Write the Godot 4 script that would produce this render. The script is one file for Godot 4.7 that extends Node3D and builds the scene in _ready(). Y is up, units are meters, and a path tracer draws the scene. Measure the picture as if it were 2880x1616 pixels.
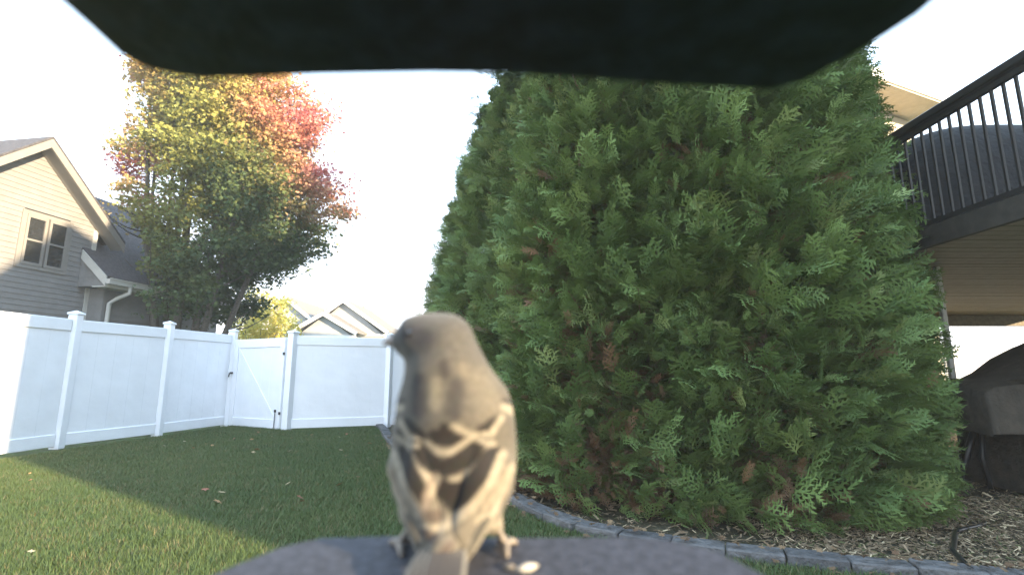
extends Node3D
# A back garden seen from a small bird feeder: finch on the tray, white fence, maple, tall cedar hedge, deck.
# Ground plan coordinates below are (x to the right, d away from the feeder); y is up, so world z = -d.

var rng := RandomNumberGenerator.new()
var used := {}
var M := {}


func _ready() -> void:
	rng.seed = 4127
	# ---- camera, sky, sun, exposure
	var cam := Camera3D.new()
	cam.name = "camera"
	cam.position = Vector3(0, 1.05, 0)
	cam.rotation_degrees = Vector3(9.8, 0, 0)
	cam.fov = 60.0
	cam.near = 0.02
	cam.far = 900.0
	add_child(cam)
	cam.current = true
	var att := CameraAttributesPhysical.new()
	att.frustum_focal_length = 20.785
	att.frustum_focus_distance = 6.0
	att.frustum_near = 0.02
	att.frustum_far = 900.0
	att.exposure_aperture = 6.4
	att.exposure_multiplier = 1.0
	var env := Environment.new()
	env.background_mode = Environment.BG_SKY
	var sm := ProceduralSkyMaterial.new()
	sm.sky_top_color = Color(0.74, 0.87, 1.0)
	sm.sky_horizon_color = Color(0.97, 0.98, 1.0)
	sm.sky_curve = 0.25
	sm.ground_bottom_color = Color(0.3, 0.34, 0.28)
	sm.ground_horizon_color = Color(0.8, 0.85, 0.85)
	sm.sun_angle_max = 20.0
	sm.sky_energy_multiplier = 0.90
	var sky := Sky.new()
	sky.sky_material = sm
	env.sky = sky
	env.tonemap_mode = Environment.TONE_MAPPER_LINEAR
	env.tonemap_exposure = 4.5
	env.fog_enabled = true
	env.fog_density = 0.003
	env.fog_light_color = Color(0.97, 0.97, 0.95)
	env.sdfgi_enabled = true
	env.ssao_enabled = true
	env.ssil_enabled = true
	var we := WorldEnvironment.new()
	we.name = "world_environment"
	we.environment = env
	we.camera_attributes = att
	add_child(we)
	var sun := DirectionalLight3D.new()
	sun.name = "sun"
	sun.light_energy = 1.6
	sun.light_color = Color(1.0, 0.90, 0.74)
	sun.light_angular_distance = 0.55
	sun.shadow_enabled = true
	add_child(sun)
	var az := deg_to_rad(124.0)
	var el := deg_to_rad(12.0)
	var to_sun := Vector3(sin(az) * cos(el), sin(el), -cos(az) * cos(el))
	sun.look_at_from_position(to_sun * 50.0, Vector3.ZERO, Vector3.UP)

	materials()
	ground()
	left_house()
	far_house()
	right_houses()
	deck()
	fences()
	maple()
	far_foliage()
	hedge()
	edging()
	grass()
	litter()
	feeder()
	bird()


# ------------------------------------------------------------------ helpers
func V(x: float, y: float, d: float) -> Vector3:
	return Vector3(x, y, -d)


func numbered(called: String) -> String:
	var n: int = used.get(called, 0)
	used[called] = n + 1
	return called if n == 0 else "%s_%03d" % [called, n]


func tag(o: Node3D, label: String, category: String, group := "", kind := "") -> Node3D:
	if label: o.set_meta("label", label)
	if category: o.set_meta("category", category)
	if group: o.set_meta("group", group)
	if kind: o.set_meta("kind", kind)
	return o


func base(called: String, at: Vector3, label: String, category: String, group := "") -> Node3D:
	var o := Node3D.new()
	o.name = numbered(called)
	o.position = at
	add_child(o, true)
	tag(o, label, category, group)
	return o


func put(called: String, mesh: Mesh, m: Material, parent: Node = null) -> MeshInstance3D:
	var o := MeshInstance3D.new()
	o.mesh = mesh
	o.material_override = m
	if parent == null:
		o.name = numbered(called)
		add_child(o, true)
	else:
		var n := 0
		while parent.has_node(NodePath(called if n == 0 else "%s_%03d" % [called, n])): n += 1
		if parent.has_meta("n_" + called): n = int(parent.get_meta("n_" + called))
		parent.set_meta("n_" + called, n + 1)
		o.name = called if n == 0 else "%s_%03d" % [called, n]
		parent.add_child(o, true)
	return o


func st() -> SurfaceTool:
	var s := SurfaceTool.new()
	s.begin(Mesh.PRIMITIVE_TRIANGLES)
	return s


func tri(s: SurfaceTool, a: Vector3, b: Vector3, c: Vector3) -> void:
	s.add_vertex(a); s.add_vertex(b); s.add_vertex(c)


func quad(s: SurfaceTool, a: Vector3, b: Vector3, c: Vector3, d: Vector3) -> void:   # clockwise seen from the front
	tri(s, a, b, c); tri(s, a, c, d)


func done(s: SurfaceTool, smooth := false) -> ArrayMesh:
	s.generate_normals()


	return s.commit()


# a solid from 8 corners: bottom ring then top ring, each counted the same way round (clockwise seen from above)
func hexa(s: SurfaceTool, p: Array) -> void:
	s.set_smooth_group(-1)
	quad(s, p[4], p[5], p[6], p[7])
	quad(s, p[3], p[2], p[1], p[0])
	for i in 4:
		var j := (i + 1) % 4
		quad(s, p[j], p[j + 4], p[i + 4], p[i])


func box(s: SurfaceTool, c: Vector3, size: Vector3, b := Basis()) -> void:
	var h := size * 0.5
	var p := []
	for y in [-1, 1]:
		for q in [[-1, -1], [1, -1], [1, 1], [-1, 1]]:
			p.append(c + b * Vector3(q[0] * h.x, y * h.y, q[1] * h.z))
	hexa(s, p)


# a box whose twelve edges are chamfered
func cbox(s: SurfaceTool, c: Vector3, size: Vector3, ch: float, b := Basis()) -> void:
	s.set_smooth_group(-1)
	var h := size * 0.5
	var axes := [Vector3.RIGHT, Vector3.UP, Vector3.BACK]
	for a in 3:
		for sg in [-1.0, 1.0]:
			var n: Vector3 = axes[a] * sg
			var u: Vector3 = axes[(a + 1) % 3]
			var w: Vector3 = axes[(a + 2) % 3]
			var hn := h[a]; var hu := h[(a + 1) % 3] - ch; var hw := h[(a + 2) % 3] - ch
			face(s, c, b, [n * hn - u * hu - w * hw, n * hn + u * hu - w * hw, n * hn + u * hu + w * hw, n * hn - u * hu + w * hw], n)
			for sg2 in [-1.0, 1.0]:
				var n2: Vector3 = u * sg2
				face(s, c, b, [n * hn + n2 * hu - w * hw, n * (hn - ch) + n2 * (hu + ch) - w * hw, n * (hn - ch) + n2 * (hu + ch) + w * hw, n * hn + n2 * hu + w * hw], n + n2)
				for sg3 in [-1.0, 1.0]:
					if a == 0:
						var n3: Vector3 = w * sg3
						face3(s, c, b, n * hn + n2 * hu + n3 * hw, n * (hn - ch) + n2 * (hu + ch) + n3 * hw, n * (hn - ch) + n2 * hu + n3 * (hw + ch), n + n2 + n3)


func face(s: SurfaceTool, c: Vector3, b: Basis, p: Array, n: Vector3) -> void:
	var k: Vector3 = (p[1] - p[0]).cross(p[2] - p[0])
	if k.dot(n) > 0.0: p = [p[3], p[2], p[1], p[0]]
	quad(s, c + b * p[0], c + b * p[1], c + b * p[2], c + b * p[3])


func face3(s: SurfaceTool, c: Vector3, b: Basis, p0: Vector3, p1: Vector3, p2: Vector3, n: Vector3) -> void:
	if (p1 - p0).cross(p2 - p0).dot(n) > 0.0:
		tri(s, c + b * p0, c + b * p2, c + b * p1)
	else:
		tri(s, c + b * p0, c + b * p1, c + b * p2)


# a bar with square ends from a to b
func bar(s: SurfaceTool, a: Vector3, b: Vector3, w: float, h: float, up := Vector3.UP) -> void:
	var z := (b - a).normalized()
	var x := up.cross(z).normalized()
	var y := z.cross(x)
	box(s, (a + b) * 0.5, Vector3(w, h, a.distance_to(b)), Basis(x, y, z))


func tube(s: SurfaceTool, pts: Array, radii: Array, sides := 8, caps := true) -> void:
	s.set_smooth_group(0)
	var rings := []
	var x := Vector3.ZERO
	for i in pts.size():
		var t: Vector3 = (pts[mini(i + 1, pts.size() - 1)] - pts[maxi(i - 1, 0)]).normalized()
		if i == 0:
			x = t.cross(Vector3.UP if absf(t.y) < 0.9 else Vector3.RIGHT).normalized()
		else:
			x = (x - t * x.dot(t)).normalized()
		var y := t.cross(x)
		var ring := []
		for k in sides:
			var a := TAU * k / sides
			ring.append(pts[i] + (x * cos(a) + y * sin(a)) * float(radii[i]))
		rings.append(ring)
	for i in pts.size() - 1:
		for k in sides:
			var k2 := (k + 1) % sides
			quad(s, rings[i][k2], rings[i][k], rings[i + 1][k], rings[i + 1][k2])
	if caps:
		for k in range(1, sides - 1):
			tri(s, rings[0][0], rings[0][k], rings[0][k + 1])
			tri(s, rings[-1][0], rings[-1][k + 1], rings[-1][k])


# an outline (x, z pairs, any turn) between two heights
func slab(s: SurfaceTool, outline: PackedVector2Array, y0: float, y1: float, ch := 0.0) -> void:
	s.set_smooth_group(-1)
	var poly := outline
	if Geometry2D.is_polygon_clockwise(poly):
		poly = poly.duplicate()
		poly.reverse()
	var inner := poly
	if ch > 0.0:
		var off := Geometry2D.offset_polygon(poly, -ch, Geometry2D.JOIN_ROUND)
		if off.size() and off[0].size() == poly.size(): inner = off[0]
	for f in [[inner, y1, Vector3.UP], [inner, y0, Vector3.DOWN]]:
		var idx := Geometry2D.triangulate_polygon(f[0])
		for i in range(0, idx.size(), 3):
			var a: Vector2 = f[0][idx[i]]; var b: Vector2 = f[0][idx[i + 1]]; var c: Vector2 = f[0][idx[i + 2]]
			face3(s, Vector3.ZERO, Basis(), Vector3(a.x, f[1], a.y), Vector3(b.x, f[1], b.y), Vector3(c.x, f[1], c.y), f[2])
	for i in poly.size():
		var j := (i + 1) % poly.size()
		var p := poly[i]; var q := poly[j]
		var out := Vector3(q.y - p.y, 0, p.x - q.x)
		face(s, Vector3.ZERO, Basis(), [Vector3(p.x, y0 , p.y), Vector3(q.x, y0, q.y), Vector3(q.x, y1, q.y), Vector3(p.x, y1, p.y)], out)


func many(called: String, mesh: Mesh, m: Material, where: Array, tints: PackedColorArray, parent: Node, kind := "stuff") -> MultiMeshInstance3D:
	var mm := MultiMesh.new()
	mm.transform_format = MultiMesh.TRANSFORM_3D
	mm.use_colors = tints.size() > 0
	mm.mesh = mesh
	mm.instance_count = where.size()
	for i in where.size():
		mm.set_instance_transform(i, where[i])
		if tints.size(): mm.set_instance_color(i, tints[i])
	var o := MultiMeshInstance3D.new()
	o.multimesh = mm
	o.material_override = m
	if kind: o.set_meta("kind", kind)
	if parent:
		var n := 0
		if parent.has_meta("n_" + called): n = int(parent.get_meta("n_" + called))
		parent.set_meta("n_" + called, n + 1)
		o.name = called if n == 0 else "%s_%03d" % [called, n]
		parent.add_child(o, true)
	else:
		o.name = numbered(called)
		add_child(o, true)
	return o


func noise_tex(freq: float, lo: Color, hi: Color, seed_: int, size := 256, oct := 4, normal := false, strength := 4.0) -> NoiseTexture2D:
	var n := FastNoiseLite.new()
	n.noise_type = FastNoiseLite.TYPE_SIMPLEX_SMOOTH
	n.seed = seed_
	n.frequency = freq
	n.fractal_octaves = oct
	var t := NoiseTexture2D.new()
	t.width = size
	t.height = size
	t.seamless = true
	t.noise = n
	if normal:
		t.as_normal_map = true
		t.bump_strength = strength
	else:
		var g := Gradient.new()
		g.set_color(0, lo)
		g.set_color(1, hi)
		g.set_offset(0, 0.2)
		g.set_offset(1, 0.8)
		t.color_ramp = g
	return t


func mat(c: Color, rough := 0.8, spec := 0.4) -> StandardMaterial3D:     # c is a linear, real-world base colour
	var m := StandardMaterial3D.new()
	m.albedo_color = c.linear_to_srgb()
	m.roughness = rough
	m.metallic_specular = spec
	m.cull_mode = BaseMaterial3D.CULL_DISABLED
	return m


func worn(c: Color, rough: float, vary: float, scale: float, seed_: int, bump := 0.0, spec := 0.4) -> StandardMaterial3D:
	var m := mat(Color.WHITE, rough, spec)
	var a := Color(c.r * (1.0 - vary), c.g * (1.0 - vary), c.b * (1.0 - vary)).linear_to_srgb()
	var b := Color(c.r * (1.0 + vary), c.g * (1.0 + vary), c.b * (1.0 + vary)).linear_to_srgb()
	m.albedo_texture = noise_tex(0.02, a, b, seed_, 256, 5)
	m.uv1_triplanar = true
	m.uv1_world_triplanar = true
	m.uv1_scale = Vector3.ONE * scale
	if bump > 0.0:
		m.normal_enabled = true
		m.normal_texture = noise_tex(0.05, Color.BLACK, Color.WHITE, seed_ + 7, 256, 4, true, 6.0)
		m.normal_scale = bump
	return m


func leafy(rough: float, through: float) -> StandardMaterial3D:
	var m := mat(Color.WHITE, rough, 0.35)
	m.vertex_color_use_as_albedo = true
	if through > 0.0:
		m.backlight_enabled = true
		m.backlight = Color(through, through, through)
	return m


func materials() -> void:
	M.vinyl = worn(Color(0.82, 0.83, 0.86), 0.38, 0.035, 0.35, 3, 0.05)
	M.soil = worn(Color(0.045, 0.04, 0.022), 0.95, 0.35, 0.8, 5, 0.8)
	M.lawn = worn(Color(0.055, 0.085, 0.028), 0.95, 0.45, 0.5, 6, 0.8)
	M.siding = worn(Color(0.20, 0.192, 0.187), 0.7, 0.07, 0.6, 8, 0.12)
	M.siding_pale = worn(Color(0.36, 0.355, 0.34), 0.7, 0.06, 0.6, 33, 0.1)
	M.siding_tan = worn(Color(0.46, 0.40, 0.31), 0.7, 0.06, 0.6, 9, 0.12)
	M.trim = worn(Color(0.48, 0.46, 0.42), 0.55, 0.05, 0.7, 10)
	M.window_trim = worn(Color(0.21, 0.195, 0.18), 0.6, 0.05, 0.7, 30)
	M.white_trim = mat(Color(0.78, 0.78, 0.76), 0.5)
	M.shingle = worn(Color(0.075, 0.07, 0.075), 0.9, 0.3, 2.2, 11, 0.8)
	M.shingle_warm = worn(Color(0.17, 0.15, 0.13), 0.9, 0.2, 1.2, 12, 0.5)
	M.glass = mat(Color(0.02, 0.022, 0.025), 0.06, 0.7)
	M.bark = worn(Color(0.115, 0.098, 0.082), 0.9, 0.35, 3.0, 13, 1.0)
	M.cedar_bark = worn(Color(0.15, 0.10, 0.07), 0.9, 0.35, 4.0, 14, 1.0)
	M.dark_metal = mat(Color(0.022, 0.021, 0.022), 0.4, 0.5)
	M.deck_wood = worn(Color(0.19, 0.16, 0.12), 0.75, 0.16, 1.6, 15, 0.3)
	M.rim = worn(Color(0.05, 0.045, 0.038), 0.8, 0.2, 1.5, 31)
	M.soffit = worn(Color(0.24, 0.20, 0.145), 0.6, 0.08, 1.2, 16, 0.1)
	M.cover = worn(Color(0.02, 0.02, 0.021), 0.9, 0.25, 1.2, 17, 0.5)
	M.cover_brown = worn(Color(0.06, 0.05, 0.038), 0.75, 0.25, 1.2, 18, 0.5)
	M.concrete = worn(Color(0.088, 0.088, 0.09), 0.9, 0.22, 2.5, 19, 0.9)
	M.concrete_pale = worn(Color(0.11, 0.108, 0.108), 0.9, 0.25, 2.1, 20, 0.9)
	M.feeder_roof = worn(Color(0.012, 0.017, 0.036), 0.55, 0.4, 14.0, 21, 0.2)
	M.tray = worn(Color(0.045, 0.045, 0.054), 0.7, 0.35, 26.0, 22, 0.5)
	M.leaf = leafy(0.6, 0.7)
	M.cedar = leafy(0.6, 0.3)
	M.blade = leafy(0.55, 0.6)
	M.chip = leafy(0.85, 0.0)
	M.plumage = leafy(0.85, 0.0)
	M.plumage.rim_enabled = true
	M.plumage.rim = 0.25
	M.rubber = mat(Color(0.012, 0.012, 0.013), 0.3, 0.6)


# ------------------------------------------------------------------ ground
const EDGE := [[-2.7, 10.3], [-2.35, 9.4], [-2.0, 8.3], [-1.6, 7.2], [-1.15, 6.2], [-0.68, 5.35], [-0.2, 4.6], [0.0, 4.27], [0.22, 3.86], [0.40, 3.58], [0.64, 3.38], [0.98, 3.18], [1.25, 3.07], [1.50, 2.97], [1.86, 2.85], [2.3, 2.72], [2.9, 2.52], [3.5, 2.3], [4.2, 2.0]]


func edge_curve() -> Curve3D:
	var c := Curve3D.new()
	for i in EDGE.size():
		var a: Array = EDGE[maxi(i - 1, 0)]
		var b: Array = EDGE[mini(i + 1, EDGE.size() - 1)]
		var t := Vector3(b[0] - a[0], 0, -(b[1] - a[1])) / 6.0
		c.add_point(V(EDGE[i][0], 0, EDGE[i][1]), -t, t)
	c.bake_interval = 0.02
	return c


func ground() -> void:
	var s := st()
	quad(s, V(-260, 0, -60), V(-260, 0, 300), V(260, 0, 300), V(260, 0, -60))
	tag(put("lawn_ground", done(s), M.lawn), "flat green lawn ground reaching past the fences", "ground", "", "structure")
	var bed := PackedVector2Array()
	for p in EDGE: bed.append(Vector2(p[0], -p[1]))
	bed.append(Vector2(12.0, -2.65)); bed.append(Vector2(12.0, -11.5)); bed.append(Vector2(-2.7, -11.5))
	s = st()
	var idx := Geometry2D.triangulate_polygon(bed)
	for i in range(0, idx.size(), 3):
		var a := bed[idx[i]]; var b := bed[idx[i + 1]]; var c := bed[idx[i + 2]]
		face3(s, Vector3.ZERO, Basis(), Vector3(a.x, 0.012, a.y), Vector3(b.x, 0.012, b.y), Vector3(c.x, 0.012, c.y), Vector3.UP)
	tag(put("garden_bed", done(s), M.soil), "brown mulch bed under the hedge and the deck", "garden bed", "", "structure")


func edging() -> void:
	var c := edge_curve()
	var t := base("garden_edging", V(-0.2, 0, 4.6), "curved border of grey concrete edging blocks between lawn and hedge", "edging")
	var len := c.get_baked_length()
	var at := 0.0
	while at < len - 0.32:
		var l := 0.30 + rng.randf_range(-0.008, 0.008)
		var p := c.sample_baked(at + l * 0.5)
		var dir := (c.sample_baked(at + l) - c.sample_baked(at)).normalized()
		var b := Basis(Vector3.UP, atan2(dir.x, dir.z)) * Basis(Vector3.FORWARD, rng.randf_range(-0.03, 0.03)) * Basis(Vector3.RIGHT, rng.randf_range(-0.015, 0.015))
		var s := st()
		cbox(s, Vector3.ZERO, Vector3(0.135, 0.12, l - 0.006), 0.008)
		var o := put("edging_block", done(s), M.concrete if rng.randf() < 0.6 else M.concrete_pale, t)
		o.transform = Transform3D(b, p + Vector3(0, 0.022 + rng.randf_range(-0.006, 0.006), 0) - t.position)
		at += l


func grass() -> void:
	var meshes := []
	for k in 3:
		var s := st()
		s.set_smooth_group(-1)
		for i in 18:
			var p := Vector3(rng.randf_range(-0.06, 0.06), -0.004, rng.randf_range(-0.06, 0.06))
			var a := rng.randf() * TAU
			var lean := rng.randf_range(0.008, 0.03)
			var h := rng.randf_range(0.03, 0.062)
			var side := Vector3(cos(a), 0, sin(a)) * rng.randf_range(0.0016, 0.0028)
			var out := Vector3(-sin(a), 0, cos(a)) * lean
			var mid := p + out * 0.4 + Vector3(0, h * 0.6, 0)
			var tip := p + out * 1.4 + Vector3(0, h, 0)
			var g := rng.randf_range(0.75, 1.25)
			s.set_color(Color(g, g, g * 0.95))
			quad(s, p - side, mid - side * 0.8, mid + side * 0.8, p + side)
			tri(s, mid - side * 0.8, tip, mid + side * 0.8)
		meshes.append(done(s))
	var n := FastNoiseLite.new()
	n.seed = 11
	n.frequency = 0.55
	var n2 := FastNoiseLite.new()
	n2.seed = 12
	n2.frequency = 3.0
	var edge := edge_curve()
	var where := [[], [], []]
	var tint := [PackedColorArray(), PackedColorArray(), PackedColorArray()]
	var tries := 0
	var made := 0
	while made < 52000 and tries < 300000:
		tries += 1
		var d := 1.9 + 8.6 * pow(rng.randf(), 1.35)
		var x := rng.randf_range(-7.2, 4.0)
		if absf(x) > d * 1.12 + 0.3: continue
		if x < -6.15 + (d - 6.3) * 0.15 + 0.02: continue
		if d > 9.5 and d > 10.3 - (x + 5.6) * 0.6 and x < -4.2: continue
		if x > -4.2 and d > 9.45 + (x + 4.08) * 0.42: continue
		if beyond_edge(x, d, 0.10): continue
		var k := rng.randi() % 3
		var b := Basis(Vector3.UP, rng.randf() * TAU).scaled(Vector3.ONE * rng.randf_range(0.8, 1.25))
		where[k].append(Transform3D(b, V(x, 0, d)))
		var v := 0.5 + 0.5 * n.get_noise_2d(x, d)
		var w := 0.5 + 0.5 * n2.get_noise_2d(x, d)
		var c := Color(0.052, 0.098, 0.030).lerp(Color(0.102, 0.135, 0.042), v * 0.7 + w * 0.3)
		if rng.randf() < 0.09: c = Color(0.18, 0.155, 0.075)
		tint[k].append(c)
		made += 1
	var o := base("grass_blades", Vector3.ZERO, "short mown green grass covering the lawn", "grass")
	o.set_meta("kind", "stuff")
	for k in 3: many("blades", meshes[k], M.blade, where[k], tint[k], o)


func beyond_edge(x: float, d: float, margin: float) -> bool:
	# true inside the bed (right of / behind the edging)
	for i in EDGE.size() - 1:
		var a: Array = EDGE[i]
		var b: Array = EDGE[i + 1]
		if d <= a[1] and d > b[1] and i < 11:
			return x > lerpf(a[0], b[0], (a[1] - d) / (a[1] - b[1])) - margin
		if i >= 9 and x >= a[0] and x < b[0]:
			return d > lerpf(a[1], b[1], (x - a[0]) / (b[0] - a[0])) - margin
	return false


func maple_leaf(size: float) -> ArrayMesh:
	var s := st()
	s.set_smooth_group(-1)
	var pts := []
	var prof := [[0, 1.0], [22, 0.52], [48, 0.92], [72, 0.45], [100, 0.68], [128, 0.34], [160, 0.42]]
	for q in prof: pts.append(Vector3(sin(deg_to_rad(q[0])) * q[1], 0.10 * absf(sin(deg_to_rad(q[0] * 2.0))), cos(deg_to_rad(q[0])) * q[1]) * size)
	for sgn in [1.0, -1.0]:
		for i in pts.size() - 1:
			var a: Vector3 = pts[i] * Vector3(sgn, 1, 1)
			var b: Vector3 = pts[i + 1] * Vector3(sgn, 1, 1)
			tri(s, Vector3.ZERO, a, b)
	quad(s, Vector3(-0.02, 0, -0.2) * size, Vector3(0.02, 0, -0.2) * size, Vector3(0.012, 0.05, -0.95) * size, Vector3(-0.012, 0.05, -0.95) * size)
	return done(s)


func litter() -> void:
	# leaves lying on the grass, one by one
	var lm := maple_leaf(0.042)
	var tones := [Color(0.36, 0.20, 0.09), Color(0.30, 0.11, 0.07), Color(0.36, 0.27, 0.15), Color(0.24, 0.12, 0.06), Color(0.38, 0.32, 0.21)]
	var ms := []
	for c in tones:
		var m := mat(c, 0.7)
		ms.append(m)
	var spots := [[-4.9, 5.3], [-4.6, 5.0], [-4.2, 4.6], [-3.0, 3.5], [-2.75, 3.05]]
	for i in spots.size():
		fallen(lm, ms[i % 5], spots[i], "small dry leaf lying on the sunlit grass", "leaves on the sunlit lawn")
	for i in 34:
		var d := rng.randf_range(3.6, 9.2)
		var x := rng.randf_range(-0.62 * d, -0.06 * d)
		if i % 3 == 0:
			d = rng.randf_range(6.5, 9.0)
			x = rng.randf_range(-5.4, -2.6)
		if beyond_edge(x, d, 0.25): continue
		fallen(lm, ms[rng.randi() % 5], [x, d], "small fallen leaf lying on the shaded lawn", "leaves on the shaded lawn")
	# leaf scraps gathered beside the edging and chips over the bed
	var s := st()
	s.set_color(Color.WHITE)
	hexa(s, [Vector3(-0.5, -0.1, -0.12), Vector3(0.42, -0.1, -0.16), Vector3(0.5, -0.1, 0.1), Vector3(-0.46, -0.1, 0.15), Vector3(-0.44, 0.1, -0.1), Vector3(0.5, 0.13, -0.1), Vector3(0.44, 0.06, 0.13), Vector3(-0.5, 0.1, 0.09)])
	var chip := done(s)
	var where := []
	var tint := PackedColorArray()
	for i in 42000:
		var d := 2.55 + 6.5 * pow(rng.randf(), 1.7)
		var x := rng.randf_range(-1.0, 8.5)
		if i % 3 == 0:
			x = rng.randf_range(1.6, 4.6)
			d = rng.randf_range(2.6, 4.4)
		if not beyond_edge(x, d, -0.09) and not (x > 4.3): continue
		if x > d * 1.1: continue
		var l := rng.randf_range(0.012, 0.042) * (1.0 if rng.randf() < 0.85 else 1.8)
		var b := Basis(Vector3.UP, rng.randf() * TAU) * Basis(Vector3.BACK, rng.randf_range(-0.5, 0.5)) * Basis(Vector3.RIGHT, rng.randf_range(-0.6, 0.6))
		b = b * Basis.from_scale(Vector3(l, l * rng.randf_range(0.15, 0.4), l * rng.randf_range(0.3, 1.0)))
		where.append(Transform3D(b, V(x, 0.016 + rng.randf_range(0, 0.03), d)))
		var c := Color(0.10, 0.072, 0.045).lerp(Color(0.31, 0.235, 0.15), rng.randf())
		if rng.randf() < 0.13: c = Color(0.52, 0.42, 0.27)
		if rng.randf() < 0.12: c = Color(0.09, 0.10, 0.04)
		tint.append(c)
	tag(many("mulch_chips", chip, M.chip, where, tint, null), "brown bark chips and straw covering the bed", "mulch", "", "stuff")
	where = []
	tint = PackedColorArray()
	var curve := edge_curve()
	var len := curve.get_baked_length()
	var small := maple_leaf(0.032)
	for i in 420:
		var q := curve.sample_baked(rng.randf_range(len * 0.2, len * 0.85))
		var off := rng.randf_range(-0.16, 0.2)
		var p := q + Vector3(off * 0.7, 0, -off * 0.7)
		where.append(Transform3D(Basis(Vector3.UP, rng.randf() * TAU) * Basis(Vector3.RIGHT, rng.randf_range(-0.7, 0.7)), Vector3(p.x, 0.03 + (0.075 if absf(off) < 0.08 else 0.015), p.z)))
		tint.append(Color(0.10, 0.06, 0.035).lerp(Color(0.22, 0.15, 0.085), rng.randf()))
	tag(many("leaf_scraps", small, M.chip, where, tint, null), "dry leaf scraps gathered along the concrete edging", "leaf litter", "", "stuff")
	# hose
	s = st()
	var pts := []
	var cv := Curve3D.new()
	for p in [[3.3, 0.03, 3.7], [2.85, 0.035, 3.42], [2.62, 0.06, 3.16], [2.44, 0.085, 2.96], [2.33, 0.075, 2.74], [2.3, 0.04, 2.5], [2.45, 0.03, 2.2]]:
		cv.add_point(V(p[0], p[1], p[2]), Vector3(0.03, 0, -0.09), Vector3(-0.03, 0, 0.09))
	var radii := []
	for i in 46:
		pts.append(cv.sample_baked(cv.get_baked_length() * i / 45.0))
		radii.append(0.015)
	tube(s, pts, radii, 10)
	tag(put("garden_hose", done(s), M.rubber), "black garden hose curving across the mulch and edging", "hose")


func fallen(lm: Mesh, m: Material, p: Array, label: String, group: String) -> void:
	var o := put("fallen_leaf", lm, m)
	o.transform = Transform3D(Basis(Vector3.UP, rng.randf() * TAU) * Basis(Vector3.RIGHT, rng.randf_range(-0.6, 0.6)) * Basis(Vector3.BACK, rng.randf_range(-0.4, 0.4)) * Basis.from_scale(Vector3.ONE * rng.randf_range(0.7, 1.3)), V(p[0], 0.05, p[1]))
	tag(o, label, "leaf", group)
	if "sunlit" in label: o.scale *= 0.65


# ------------------------------------------------------------------ house on the left
func hp(u: float, y: float, n: float) -> Vector3:      # u along the wall, n out of it
	return V(-9.4 + 0.148 * u + 0.989 * n, y, 11.5 + 0.989 * u - 0.148 * n)


func lap(parent: Node, m: Material, u0: float, u1: float, v0: float, v1: float, y: float, h: float, n: float) -> void:
	# one lap-siding board: u0..u1 at its lower edge, v0..v1 at its upper edge, thicker at the bottom
	var s := st()
	hexa(s, [hp(u0, y, n - 0.02), hp(u1, y, n - 0.02), hp(u1, y, n + 0.016), hp(u0, y, n + 0.016),
		hp(v0, y + h, n - 0.02), hp(v1, y + h, n - 0.02), hp(v1, y + h, n + 0.003), hp(v0, y + h, n + 0.003)].map(func(p): return p - parent.position))
	put("siding_board", done(s), m, parent)


func hsolid(parent: Node, called: String, m: Material, q: Array) -> MeshInstance3D:
	var s := st()
	hexa(s, q.map(func(p): return p - parent.position))
	return put(called, done(s), m, parent)


# a box in the house's own axes
func hbox(parent: Node, called: String, m: Material, u0: float, u1: float, y0: float, y1: float, n0: float, n1: float) -> MeshInstance3D:
	return hsolid(parent, called, m, [hp(u0, y0, n0), hp(u1, y0, n0), hp(u1, y0, n1), hp(u0, y0, n1), hp(u0, y1, n0), hp(u1, y1, n0), hp(u1, y1, n1), hp(u0, y1, n1)])


# a sloping plank: its section (two points, u-y) swept from n0 to n1
func hplank(parent: Node, called: String, m: Material, u0: float, y0: float, u1: float, y1: float, th: float, n0: float, n1: float) -> MeshInstance3D:
	return hsolid(parent, called, m, [hp(u0, y0 - th, n0), hp(u1, y1 - th, n0), hp(u1, y1 - th, n1), hp(u0, y0 - th, n1), hp(u0, y0, n0), hp(u1, y1, n0), hp(u1, y1, n1), hp(u0, y0, n1)])


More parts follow.
